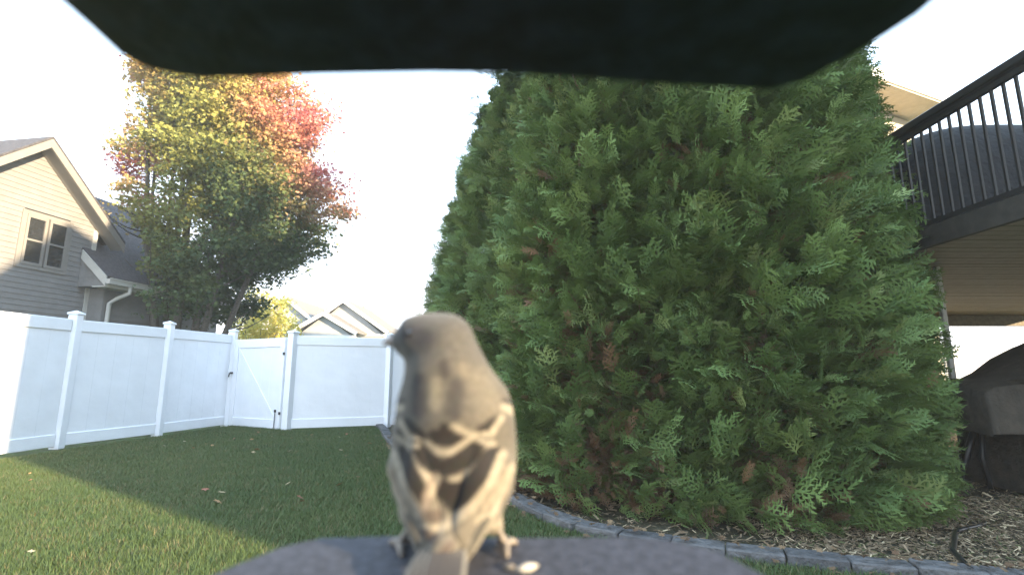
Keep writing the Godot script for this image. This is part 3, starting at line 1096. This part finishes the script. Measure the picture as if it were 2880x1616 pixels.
func clump_colour(p: Vector3, n: FastNoiseLite) -> Color:
	var v := n.get_noise_3dv(p * Vector3(1, 0.8, 1))
	var green := Color(0.07, 0.105, 0.04)
	var yellow := Color(0.42, 0.39, 0.09)
	var orange := Color(0.52, 0.32, 0.16)
	var red := Color(0.54, 0.16, 0.16)
	var turn := (p.y - 4.6) / 4.5 + v * 0.9 + 0.05 * absf(p.x)
	var c := green.lerp(yellow, clampf(turn, 0, 1))
	var rd := (absf(p.x - 0.1) - 1.25) / 1.6 + n.get_noise_3dv(p * 1.3 + Vector3(40, 0, 0)) * 1.1 + (p.y - 6.0) * 0.09
	if p.x > 0.0: rd -= clampf((7.1 - p.y) * 0.55, 0.0, 2.0)
	else: rd += 0.55
	c = c.lerp(orange, clampf(rd, 0, 1))
	c = c.lerp(red, clampf(rd - 0.55, 0, 1))
	return c


func bush(called: String, at: Vector3, size: Vector3, hue: Color, hue2: Color, count: int, leaf: float, label: String, cat: String, stem_h: float, group := "") -> void:
	var t := base(called, at, label, cat, group)
	var s := st()
	for k in 6:
		var a := TAU * k / 6.0 + 0.3
		var tip := Vector3(cos(a) * size.x * 0.5, stem_h + size.y * 0.7, sin(a) * size.z * 0.5)
		var pth := branch_path(Vector3(cos(a), 0, sin(a)) * 0.08, tip, Vector3.ZERO, 5)
		tube(s, pth, taper(0.05, 0.012, 6), 6)
	put("stem", done(s), M.bark, t)
	var n := FastNoiseLite.new()
	n.seed = int(at.x * 13.0 + 99)
	n.frequency = 0.9 / maxf(size.x, 1.0)
	var where := []
	var tint := PackedColorArray()
	for c in int(count / 60.0):
		var dir := Vector3(rng.randfn(), rng.randfn(), rng.randfn()).normalized()
		var p := dir * size * pow(rng.randf(), 0.4) * (1.0 + 0.25 * n.get_noise_3dv(dir * 3.0)) + Vector3(0, stem_h + size.y * 0.55, 0)
		var r := rng.randf_range(0.12, 0.26) * size.x
		for i in 60:
			var q := p + Vector3(rng.randfn(), rng.randfn() * 0.7, rng.randfn()) * r * 0.6
			if q.y < 0.1: continue
			var b := Basis(Vector3.UP, rng.randf() * TAU) * Basis(Vector3.RIGHT, rng.randf_range(0.2, 1.5)) * Basis(Vector3.BACK, rng.randf_range(-0.6, 0.6))
			where.append(Transform3D(b.scaled(Vector3.ONE * rng.randf_range(0.7, 1.3)), q))
			var g := rng.randf_range(0.75, 1.2)
			var cc := hue.lerp(hue2, clampf(0.5 + n.get_noise_3dv(q * 2.0), 0, 1))
			tint.append(Color(cc.r * g, cc.g * g, cc.b * g))
	many("foliage", maple_leaf(leaf), M.leaf, where, tint, t)


func far_foliage() -> void:
	bush("yellow_shrub", V(-9.75, 0, 19.5), Vector3(1.35, 1.6, 1.2), Color(0.80, 0.68, 0.17), Color(0.66, 0.60, 0.16), 9000, 0.06, "bright yellow shrub in front of the distant gabled house", "shrub", 1.75)
	bush("pale_tree", V(-15.5, 0, 48.0), Vector3(3.6, 3.0, 3.0), Color(0.62, 0.52, 0.24), Color(0.55, 0.46, 0.2), 5200, 0.14, "pale golden tree rising directly behind the distant roofs", "tree", 3.2)
	bush("pale_tree", V(-9.0, 0, 52.0), Vector3(3.4, 2.4, 3.0), Color(0.62, 0.55, 0.3), Color(0.56, 0.5, 0.26), 4200, 0.14, "faint golden tree right of the tallest distant gable", "tree", 2.6)


# ------------------------------------------------------------------ cedar hedge
func spray(seed_: int, droop: float) -> ArrayMesh:
	# one flat fan of scale-leaved twigs, 1 long, growing along +z, flat in x-z
	var r := RandomNumberGenerator.new()
	r.seed = seed_
	var s := st()
	s.set_smooth_group(-1)
	twig(s, r, Vector3.ZERO, Vector3(0, 0, 1), 1.0, 0, droop)
	return done(s)


func twig(s: SurfaceTool, r: RandomNumberGenerator, p: Vector3, dir: Vector3, l: float, level: int, droop: float) -> void:
	var segs: int = [5, 3, 1][level]
	var w: float = [0.020, 0.024, 0.030][level]
	var q := p
	var dd := dir
	for i in segs:
		var f := float(i) / segs
		var e := q + dd * (l / segs)
		e.y -= droop * l / segs * f * 0.5
		var side := dd.cross(Vector3.UP).normalized() * w * (1.0 - 0.45 * f)
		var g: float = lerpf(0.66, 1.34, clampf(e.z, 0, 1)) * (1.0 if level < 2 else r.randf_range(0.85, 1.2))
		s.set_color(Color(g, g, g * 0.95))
		if i == segs - 1:
			tri(s, q - side, e, q + side)
		else:
			quad(s, q - side, e - side * 0.85, e + side * 0.85, q + side)
		if level < 2:
			for sg in [-1.0, 1.0]:
				var turn: float = sg * r.randf_range(0.62, 0.92)
				var nd := dd.rotated(Vector3.UP, turn)
				nd.y += r.randf_range(-0.14, 0.08)
				var env := (0.62 * (1.0 - f * 0.62)) if level == 0 else 0.46 * (1.0 - f * 0.35)
				twig(s, r, q.lerp(e, 0.5 + 0.2 * sg), nd.normalized(), l * env * r.randf_range(0.8, 1.1), level + 1, droop)
		q = e
		dd = dd.rotated(Vector3.UP, r.randf_range(-0.10, 0.10))


func hedge() -> void:
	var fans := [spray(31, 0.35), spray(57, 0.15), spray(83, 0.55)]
	# x, d, radius, height
	var trees := [[3.05, 5.25, 1.04, 7.8, "cedar nearest the deck, right-hand end of the hedge, its flank catching sunlight"],
		[2.05, 4.56, 1.27, 8.6, "broad green cedar at the front of the hedge beside the curving edging"],
		[1.08, 4.78, 1.10, 8.2, "cedar with brown dead sprays low down, just right of the bird"],
		[0.58, 6.05, 1.10, 5.7, "cedar half hidden behind the browned one, fourth from the deck"],
		[0.02, 7.05, 1.10, 5.6, "bluish green cedar third from the far end of the hedge"],
		[-0.33, 8.15, 1.12, 5.7, "shaded blue-green cedar second from the far end of the hedge"],
		[-0.68, 9.2, 1.05, 5.1, "slim cedar at the far end of the hedge by the white fence"],
		[3.0, 7.3, 1.3, 9.4, "tallest cedar standing behind the front cedars of the hedge"],
		[4.5, 8.9, 1.3, 9.0, "tall cedar behind the hedge, beside the far end of the deck"]]
	var n := FastNoiseLite.new()
	n.seed = 77
	n.frequency = 0.75
	var n2 := FastNoiseLite.new()
	n2.seed = 78
	n2.frequency = 1.7
	for ti in trees.size():
		var q: Array = trees[ti]
		var t := base("cedar_tree", V(q[0], 0, q[1]), q[4], "cedar tree", "cedars forming the hedge")
		var R: float = q[2]
		var H: float = q[3]
		for k in 3:
			var a := TAU * k / 3.0 + ti
			var s := st()
			var pth := branch_path(Vector3(cos(a) * 0.12, 0, sin(a) * 0.12), Vector3(cos(a) * 0.22, H * (0.9 if k == 0 else 0.75), sin(a) * 0.22), Vector3(cos(a), 0, sin(a)) * 0.12, 7)
			tube(s, pth, taper(0.075, 0.012, 8), 7)
			var tr := put("trunk", done(s), M.cedar_bark, t)
			for j in 16:
				var f := rng.randf_range(0.08, 0.9)
				var p: Vector3 = pth[int(f * 7)]
				var b2 := rng.randf() * TAU
				var l := crown_r(f, R) * rng.randf_range(0.6, 0.85)
				var e := p + Vector3(cos(b2) * l, l * rng.randf_range(0.35, 0.8), sin(b2) * l)
				s = st()
				tube(s, branch_path(p, e, Vector3(0, -0.06, 0), 4), taper(0.02, 0.005, 5), 5, false)
				put("branch", done(s), M.cedar_bark, tr)
		var where := [[], [], []]
		var tint := [PackedColorArray(), PackedColorArray(), PackedColorArray()]
		var count := 20000 if ti < 3 else 6500
		if ti == 6: count = 5000
		if ti > 6: count = 5500
		for i in count:
			var y := H * pow(rng.randf(), 1.12)
			var a := rng.randf() * TAU
			var lump := 1.0 + 0.13 * n.get_noise_3d(cos(a) * 1.6 + ti * 9.0, y * 1.1, sin(a) * 1.6) + 0.10 * n2.get_noise_3d(cos(a) * 1.8 + ti * 5.0, y * 1.5, sin(a) * 1.8)
			var rr := crown_r(y / H, R) * lump
			var deep := pow(rng.randf(), 1.9) * 0.55
			var p := Vector3(cos(a) * (rr - deep), y, sin(a) * (rr - deep))
			if p.y < 0.06: p.y = 0.06 + rng.randf() * 0.12
			var out := Vector3(cos(a), 0, sin(a))
			var up := rng.randf_range(-0.15, 0.75) if rng.randf() < 0.8 else rng.randf_range(0.7, 1.6)
			var dir := (out + Vector3(rng.randf_range(-0.6, 0.6), up, rng.randf_range(-0.6, 0.6))).normalized()
			var x := dir.cross(Vector3.UP).normalized()
			var yv := x.cross(dir) * -1.0
			if yv.y < 0: yv = -yv
			var b := Basis(yv.cross(dir), yv, dir).orthonormalized()
			b = b * Basis(Vector3.BACK, rng.randfn() * 0.75)
			var sz := (0.08 + 0.24 * pow(rng.randf(), 1.3)) * (1.0 if ti < 7 else 1.7)
			var k := rng.randi() % 3
			var where_at := p - dir * sz * 0.55
			var wp: Vector3 = t.position + p
			var v := 0.5 + 0.5 * n2.get_noise_3dv(wp * 0.8)
			var c := Color(0.08, 0.142, 0.046).lerp(Color(0.175, 0.245, 0.075), v)
			if rng.randf() < 0.10: c = c.lerp(Color(0.23, 0.27, 0.10), 0.6)
			var brown := 0.5 * n.get_noise_3dv(wp * Vector3(1.1, 0.8, 1.1) + Vector3(30, 0, 0)) + 0.6 * n2.get_noise_3dv(wp * 1.5 + Vector3(9, 3, 0)) + 0.6 * deep - 0.26
			if y > H * 0.8: brown -= 0.5
			if y < 1.5 and wp.x < 0.9: brown += 0.22 * (1.5 - y) / 1.5 + 0.10
			if y < 0.5: brown += 0.12
			if brown > 0.0 and rng.randf() < clampf(brown * 7.0, 0, 0.9):
				c = Color(0.22, 0.12, 0.065).lerp(Color(0.15, 0.10, 0.065), rng.randf())
				sz *= rng.randf_range(0.55, 0.9)
				b = b * Basis.from_scale(Vector3(rng.randf_range(0.35, 0.8), 1.0, 1.0))
			var g := rng.randf_range(0.8, 1.2)
			where[k].append(Transform3D(b * Basis.from_scale(Vector3.ONE * sz), where_at))
			tint[k].append(Color(c.r * g, c.g * g, c.b * g))
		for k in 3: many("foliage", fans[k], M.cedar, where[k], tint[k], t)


func crown_r(f: float, R: float) -> float:
	# radius of a cedar's crown at a fraction of its height
	if f < 0.12: return R * lerpf(0.97, 1.0, f / 0.12)
	return R * pow(maxf(0.0, 1.0 - pow((f - 0.12) / 0.88, 1.7)), 0.8)


# ------------------------------------------------------------------ feeder
func feeder() -> void:
	var t := base("bird_feeder", Vector3(0, 0.97, -0.2), "dark bird feeder whose roof edge and seed tray frame the view", "bird feeder")
	var o := t.position
	# roof: a plate with rounded front corners and a slightly bowed front edge
	var f := PackedVector2Array()
	for q in [[-0.112, 0.16], [-0.113, -0.08], [-0.115, -0.122], [-0.116, -0.133], [-0.114, -0.139], [-0.109, -0.1425], [-0.1, -0.1455], [-0.084, -0.145], [-0.061, -0.1435], [-0.027, -0.1425], [0.001, -0.143], [0.018, -0.1445], [0.041, -0.1475], [0.066, -0.150], [0.086, -0.1515], [0.094, -0.147], [0.098, -0.140], [0.101, -0.134], [0.104, -0.127], [0.107, -0.117], [0.108, -0.08], [0.109, 0.16]]:
		f.append(Vector2(q[0], q[1] - o.z))
	var s := st()
	slab(s, f, 1.143 - o.y, 1.151 - o.y)
	put("roof", done(s), M.feeder_roof, t)
	# tray: the dark ledge the bird stands on
	var tr := PackedVector2Array()
	for q in [[-0.135, -0.08], [-0.128, -0.19], [-0.118, -0.225], [-0.108, -0.250], [-0.094, -0.263], [-0.06, -0.266], [0.0, -0.263], [0.05, -0.264], [0.075, -0.260], [0.094, -0.243], [0.102, -0.215], [0.110, -0.17], [0.115, -0.08]]:
		tr.append(Vector2(q[0], q[1] - o.z))
	s = st()
	slab(s, tr, 0.958 - o.y, 0.970 - o.y)
	put("tray", done(s), M.tray, t)
	# housing behind the lens
	s = st()
	cbox(s, Vector3(0, 1.03, 0.085) - o, Vector3(0.20, 0.22, 0.11), 0.01)
	put("housing", done(s), M.feeder_roof, t)
	s = st()
	tube(s, [Vector3(0, 0.0, 0.09) - o, Vector3(0, 0.919, 0.09) - o], [0.018, 0.018], 12)
	put("pole", done(s), M.dark_metal, t)
	# husks on the tray
	var sm := mat(Color(0.36, 0.335, 0.29), 0.6)
	var sd := mat(Color(0.30, 0.24, 0.17), 0.7)
	for q in [[0.0065, -0.2205, 0.004, 0.5, "white seed husk lying on the tray beside the bird's tail", 1], [-0.0005, -0.2215, 0.003, -0.6, "brownish seed husk left of the white husk on the tray", 0]]:
		s = st()
		var rings := []
		for i in 5:
			rings.append(Vector3((i - 2) * q[2] * 0.62, 0, 0))
		tube(s, rings, [0.0003, q[2] * 0.36, q[2] * 0.46, q[2] * 0.34, 0.0003], 8)
		var h := put("seed_husk", done(s), sm if q[5] else sd)
		h.position = Vector3(q[0], 0.970 + q[2] * 0.42, q[1])
		h.rotation.y = q[3]
		tag(h, q[4], "seed")


# ------------------------------------------------------------------ bird
func smin(a: float, b: float, k: float) -> float:
	var h := maxf(k - absf(a - b), 0.0) / k
	return minf(a, b) - h * h * k * 0.25


func cone_d(p: Vector3, a: Vector3, b: Vector3, ra: float, rb: float) -> float:
	var ab := b - a
	var f := clampf((p - a).dot(ab) / maxf(ab.length_squared(), 1e-12), 0, 1)
	return p.distance_to(a + ab * f) - lerpf(ra, rb, f)


# surface nets over a list of bones [a, b, ra, rb]; paint gives a colour for each vertex
func nets(bones: Array, k: float, cell: float, squash: Vector3, paint: Callable) -> ArrayMesh:
	var lo := Vector3.ONE * 1e9
	var hi := -lo
	for q in bones:
		for j in 2:
			lo = lo.min(q[j] - Vector3.ONE * (q[2 + j] + cell * 3))
			hi = hi.max(q[j] + Vector3.ONE * (q[2 + j] + cell * 3))
	var nx := int((hi.x - lo.x) / cell) + 2
	var ny := int((hi.y - lo.y) / cell) + 2
	var nz := int((hi.z - lo.z) / cell) + 2
	var val := PackedFloat32Array()
	val.resize(nx * ny * nz)
	for z in nz:
		for y in ny:
			for x in nx:
				var p := lo + Vector3(x, y, z) * cell
				var v := 1.0
				for q in bones:
					v = smin(v, cone_d(p * squash, q[0] * squash, q[1] * squash, q[2], q[3]), k)
				val[(z * ny + y) * nx + x] = v
	var id := {}
	var verts := PackedVector3Array()
	for z in nz - 1:
		for y in ny - 1:
			for x in nx - 1:
				var at := (z * ny + y) * nx + x
				var c := Vector3.ZERO
				var m := 0
				var corner := [at, at + 1, at + nx, at + nx + 1, at + nx * ny, at + nx * ny + 1, at + nx * ny + nx, at + nx * ny + nx + 1]
				var neg := 0
				for i in 8:
					if val[corner[i]] < 0.0: neg += 1
				if neg == 0 or neg == 8: continue
				for e in [[0, 1], [2, 3], [4, 5], [6, 7], [0, 2], [1, 3], [4, 6], [5, 7], [0, 4], [1, 5], [2, 6], [3, 7]]:
					var va := val[corner[e[0]]]
					var vb := val[corner[e[1]]]
					if (va < 0.0) == (vb < 0.0): continue
					var f := va / (va - vb)
					var pa := Vector3(e[0] & 1, (e[0] >> 1) & 1, e[0] >> 2)
					var pb := Vector3(e[1] & 1, (e[1] >> 1) & 1, e[1] >> 2)
					c += pa.lerp(pb, f)
					m += 1
				id[at] = verts.size()
				verts.append(lo + (Vector3(x, y, z) + c / m) * cell)
	var s := st()
	s.set_smooth_group(0)
	for z in range(1, nz - 1):
		for y in range(1, ny - 1):
			for x in range(1, nx - 1):
				var at := (z * ny + y) * nx + x
				var step := [1, nx, nx * ny]
				for a in 3:
					var v0 := val[at]
					var v1 := val[at + step[a]]
					if (v0 < 0.0) == (v1 < 0.0): continue
					var u: int = step[(a + 1) % 3]
					var w: int = step[(a + 2) % 3]
					var ring := [at, at - u, at - u - w, at - w]
					if not (id.has(ring[0]) and id.has(ring[1]) and id.has(ring[2]) and id.has(ring[3])): continue
					if v0 > 0.0: ring.reverse()
					for i in [0, 2, 1, 0, 3, 2]:
						var p := verts[id[ring[i]]]
						s.set_color(paint.call(p))
						s.add_vertex(p)
	s.generate_normals()
	return s.commit()


const CREAM := Color(0.20, 0.176, 0.136)
const BROWN := Color(0.070, 0.063, 0.052)
const GREY := Color(0.058, 0.055, 0.050)
const DARK := Color(0.014, 0.0125, 0.012)
const PINK := Color(0.135, 0.11, 0.088)
# plumage marks on the back, in millimetres across and up from the feet: [tone, x0, y0, x1, y1, half width, softness]
var marks := []


func mark(tone: Color, pts: Array, r: float, soft := 0.9) -> void:
	# points come in units of a tenth of a millimetre from the left edge and the crown of the back
	for i in pts.size() - 1:
		marks.append([tone, Vector2(pts[i][0], pts[i][1]), Vector2(pts[i + 1][0], pts[i + 1][1]), r, soft * 12.0])


func plumage(p: Vector3) -> Color:
	var gx := 494.0 + p.x * 10560.0
	var gy := 1302.0 - p.y * 11340.0
	var back := smoothstep(-0.012, 0.004, p.z)
	var c := BROWN
	c = c.lerp(GREY, smoothstep(430.0, 180.0, gy) * 0.75)
	c = c.lerp(CREAM, smoothstep(640.0, 1000.0, gy) * 0.22)
	c = c.lerp(Color(0.21, 0.185, 0.145), smoothstep(0.006, -0.008, p.z) * smoothstep(380.0, 560.0, gy))
	var g := Vector2(gx, gy)
	for m in marks:
		var ab: Vector2 = m[2] - m[1]
		var f := clampf((g - m[1]).dot(ab) / ab.length_squared(), 0, 1)
		var dd := g.distance_to(m[1] + ab * f)
		var w := 1.0 - smoothstep(m[3] - m[4] * 0.5, m[3] + m[4], dd)
		if w > 0.0: c = c.lerp(m[0], w * back)
	var k := 1.0 + 0.30 * barb.get_noise_2d(gx * 2.4, gy * 0.55) + 0.22 * barb.get_noise_2d(gx * 0.8 + 900.0, gy * 0.8)
	return Color(c.r * k, c.g * k, c.b * k)


var barb := FastNoiseLite.new()


func bird() -> void:
	barb.seed = 9
	barb.frequency = 0.03
	var foot := Vector3(-0.0275, 0.970, -0.247)
	var t := base("finch", foot, "small brown finch standing on the feeder tray, back turned, looking left", "bird")
	# head and mantle
	mark(GREY, [[230, 190], [380, 230]], 95, 4)
	mark(Color(0.028, 0.028, 0.031), [[265, 180], [350, 215]], 46, 5)
	mark(Color(0.13, 0.115, 0.085), [[425, 440], [430, 550]], 20, 2)
	mark(Color(0.034, 0.031, 0.030), [[335, 430], [345, 580]], 26, 3)
	mark(Color(0.030, 0.027, 0.025), [[455, 350], [468, 400]], 18, 2)
	mark(Color(0.10, 0.088, 0.068), [[545, 360], [560, 400]], 20, 2)
	mark(Color(0.036, 0.033, 0.031), [[525, 450], [515, 590]], 28, 3)
	mark(Color(0.10, 0.088, 0.068), [[640, 430], [690, 560]], 40, 6)
	# shoulder bars
	mark(DARK, [[200, 545], [250, 540]], 12, 1)
	mark(CREAM, [[190, 580], [250, 568]], 15)
	mark(DARK, [[745, 540], [790, 556]], 10, 1)
	mark(CREAM, [[745, 566], [800, 600]], 16)
	# three dark chevrons across the folded wings, each edged with cream
	mark(DARK, [[285, 655], [350, 700]], 34)
	mark(DARK, [[245, 690], [265, 720]], 16)
	mark(DARK, [[650, 680], [705, 640]], 28)
	mark(DARK, [[430, 705], [540, 705]], 38)
	mark(DARK, [[475, 655], [482, 690]], 22)
	mark(CREAM, [[250, 640], [300, 705], [380, 735]], 13)
	mark(CREAM, [[400, 735], [450, 770], [510, 772], [565, 735], [600, 712]], 14)
	mark(CREAM, [[735, 620], [690, 690], [610, 700], [520, 650]], 12)
	mark(DARK, [[345, 760], [430, 830], [480, 850]], 40)
	mark(DARK, [[480, 850], [560, 810], [640, 745]], 42)
	mark(CREAM, [[235, 715], [300, 745], [350, 745]], 9)
	mark(CREAM, [[300, 770], [350, 850], [420, 900]], 15)
	mark(CREAM, [[690, 745], [640, 840], [560, 900], [490, 908]], 16)
	mark(CREAM, [[600, 700], [700, 750]], 9)
	mark(DARK, [[275, 790], [330, 890], [385, 990]], 34)
	mark(DARK, [[300, 800], [375, 930]], 24)
	mark(DARK, [[480, 950], [560, 960], [640, 880], [690, 800]], 44)
	mark(DARK, [[560, 985], [600, 940]], 30)
	mark(DARK, [[350, 900], [392, 1000]], 34)
	mark(DARK, [[470, 935], [525, 1000], [600, 955]], 42)
	# outer edges of the flight feathers
	mark(CREAM, [[225, 800], [290, 930], [370, 1050]], 20)
	mark(Color(0.19, 0.16, 0.12), [[200, 860], [240, 960], [300, 1050]], 9)
	mark(CREAM, [[195, 900], [230, 1010], [290, 1090]], 13)
	mark(CREAM, [[740, 800], [690, 920], [600, 1030], [520, 1080]], 20)
	mark(Color(0.19, 0.16, 0.12), [[770, 860], [720, 960], [660, 1040]], 9)
	mark(CREAM, [[785, 860], [750, 970], [690, 1080]], 15)
	mark(PINK, [[438, 890], [405, 980], [395, 1050]], 19)
	mark(CREAM, [[452, 890], [425, 960]], 10)
	# rump and tail coverts
	mark(Color(0.06, 0.048, 0.04), [[425, 1055], [450, 1065]], 26)
	mark(CREAM, [[400, 1105], [450, 1115], [520, 1090]], 13)
	mark(Color(0.06, 0.048, 0.04), [[400, 1135], [445, 1145]], 20)
	mark(CREAM, [[390, 1200], [440, 1225], [480, 1200], [510, 1160]], 14)
	mark(Color(0.07, 0.056, 0.047), [[490, 1200], [515, 1170]], 20)
	mark(Color(0.075, 0.066, 0.056), [[470, 1290], [560, 1310]], 48, 3)
	mark(CREAM, [[655, 1090], [700, 1160]], 30)

	var L := func(x: float, y: float, z: float): return Vector3(x, y, z) * 0.001
	var body := [[L.call(-16.5, 97.5, 1), L.call(-4.5, 96, 1), 11.6e-3, 12.6e-3], [L.call(-8, 92, 1), L.call(-4, 77, 0), 14e-3, 19.5e-3],
		[L.call(-4, 77, 0), L.call(0, 60, 0), 19.5e-3, 24.5e-3], [L.call(-15, 64, 1), L.call(-15.5, 46, 2), 12e-3, 12.5e-3], [L.call(14, 66, 1), L.call(16, 46, 2), 12e-3, 12.5e-3], [L.call(0, 56, 0), L.call(0, 34, -1), 23.5e-3, 24.5e-3], [L.call(0, 34, -1), L.call(0, 14, 6), 24.5e-3, 14.5e-3],
		[L.call(0, 15, 9), L.call(-1, 8.5, 27), 13.5e-3, 7e-3], [L.call(-14, 22, -3), L.call(-19.5, 9, -2), 8e-3, 3.6e-3], [L.call(14, 22, -3), L.call(20, 9, -2), 8e-3, 3.6e-3],
		[L.call(-14, 51, 3), L.call(-16.5, 30, 3), 11.5e-3, 11e-3], [L.call(14, 51, 3), L.call(16.5, 30, 3), 11.5e-3, 11e-3], [L.call(-24, 96.5, 0), L.call(-27, 95.8, 0), 8e-3, 4.5e-3]]
	put("body", nets(body, 0.008, 0.00135, Vector3(1, 1, 1), plumage), M.plumage, t)
	# folded wings: two shells on the back, tips meeting over the rump
	for sg in [-1.0, 1.0]:
		var w := [[L.call(sg * 20, 56, 8), L.call(sg * 21.5, 38, 10), 5.8e-3, 6.2e-3], [L.call(sg * 21.5, 38, 10), L.call(sg * 16, 20, 15), 6.2e-3, 4.6e-3], [L.call(sg * 16, 20, 15), L.call(sg * 7, 4, 27), 4.6e-3, 2.2e-3],
			[L.call(sg * 12, 50, 15), L.call(sg * 12, 34, 17.5), 7.5e-3, 7.5e-3], [L.call(sg * 12, 34, 17.5), L.call(sg * 5, 14, 24.5), 7e-3, 4e-3]]
		put("wing", nets(w, 0.006, 0.00115, Vector3(1, 1, 1), plumage), M.plumage, t)
		# long flight feathers along the wing's edge
		var wing := t.get_child(t.get_child_count() - 1)
		for k in 3:
			var a: Vector3 = L.call(sg * (23.0 - k * 1.5), 30 - k * 2.5, 13.5 + k * 2.2)
			var b: Vector3 = L.call(sg * (9.0 - k * 1.1), 5 - k * 0.5, 27.5 + k * 0.5)
			put("flight_feather", feather(a, b, 0.0026, Vector3(sg * 0.4, 0.35, 1).normalized(), CREAM.lerp(BROWN, 0.35 + 0.1 * k), BROWN.lerp(DARK, 0.2)), M.plumage, wing)
	# tail
	for k in 6:
		var f := (k - 2.5) / 2.5
		var a: Vector3 = L.call(-1 + f * 6.0, 11 - absf(f) * 1.5, 25)
		var b: Vector3 = L.call(-1 + f * 8.5, 2.0 + 0.4 * k, 62)
		put("tail_feather", feather(a, b, 0.0042, Vector3(0, 0.9, 0.3).normalized(), CREAM.lerp(BROWN, 0.4), DARK.lerp(BROWN, 0.2)), M.plumage, t)
	# beak, eye
	var s := st()
	tube(s, [L.call(-28, 96.2, 0), L.call(-31, 95.9, 0), L.call(-34.2, 95.2, 0), L.call(-36.6, 94.4, 0)], [0.0042, 0.0036, 0.0021, 0.0004], 10)
	put("beak", done(s), mat(Color(0.24, 0.20, 0.185), 0.45), t)
	var eye := SphereMesh.new()
	eye.radius = 0.0021
	eye.height = 0.0042
	eye.radial_segments = 16
	eye.rings = 8
	put("eye", eye, mat(Color(0.01, 0.009, 0.009), 0.1, 0.6), t).position = L.call(-20.5, 98.5, 11.4)
	# legs with three toes forward and one back
	var skin := mat(Color(0.21, 0.18, 0.15), 0.6)
	for sg in [-1.0, 1.0]:
		var k0: Vector3 = L.call(sg * 19.4, 9.5, -2)
		var ank: Vector3 = L.call(sg * 24.5, 2.4, 2.0)
		s = st()
		tube(s, [k0, k0.lerp(ank, 0.5) + L.call(sg * 0.5, 0.6, 1.0), ank], [0.0017, 0.0014, 0.0016], 8)
		for q in [[-62, 9.5], [-90, 11], [-122, 9], [78, 10.5]]:
			var ang: float = deg_to_rad(q[0]) + sg * 0.12
			var dir := Vector3(cos(ang), 0, -sin(ang) * -1.0)
			var tip: Vector3 = ank + dir * float(q[1]) * 0.001
			var kn: Vector3 = ank.lerp(tip, 0.5)
			kn.y = 0.0034
			var m2: Vector3 = ank.lerp(tip, 0.86)
			m2.y = 0.0016
			tip.y = 0.0004
			tube(s, [ank, kn, m2, tip], [0.0015, 0.0014, 0.0012, 0.0003], 7)
		put("leg", done(s), skin, t)


func feather(a: Vector3, b: Vector3, w: float, up: Vector3, edge: Color, heart: Color) -> ArrayMesh:
	# a narrow blade with a raised shaft, pale at its rim
	var s := st()
	s.set_smooth_group(-1)
	var dir := (b - a).normalized()
	var x := dir.cross(up).normalized()
	var n := x.cross(dir).normalized()
	if n.dot(up) < 0: n = -n
	var prev := []
	for i in 9:
		var f := i / 8.0
		var wd := w * sqrt(maxf(0.0, sin(clampf(f * 0.80 + 0.16, 0, 1) * PI)))
		if i == 8: wd = w * 0.12
		var c := a.lerp(b, f) + n * 0.0010 * sin(f * PI)
		var row := [c - x * wd - n * 0.0005, c - x * wd * 0.62, c + n * 0.0003, c + x * wd * 0.62, c + x * wd - n * 0.0005]
		if i:
			for j in 4:
				s.set_color(edge if j in [0, 3] else heart)
				quad(s, prev[j], row[j], row[j + 1], prev[j + 1])
		prev = row
	return done(s)
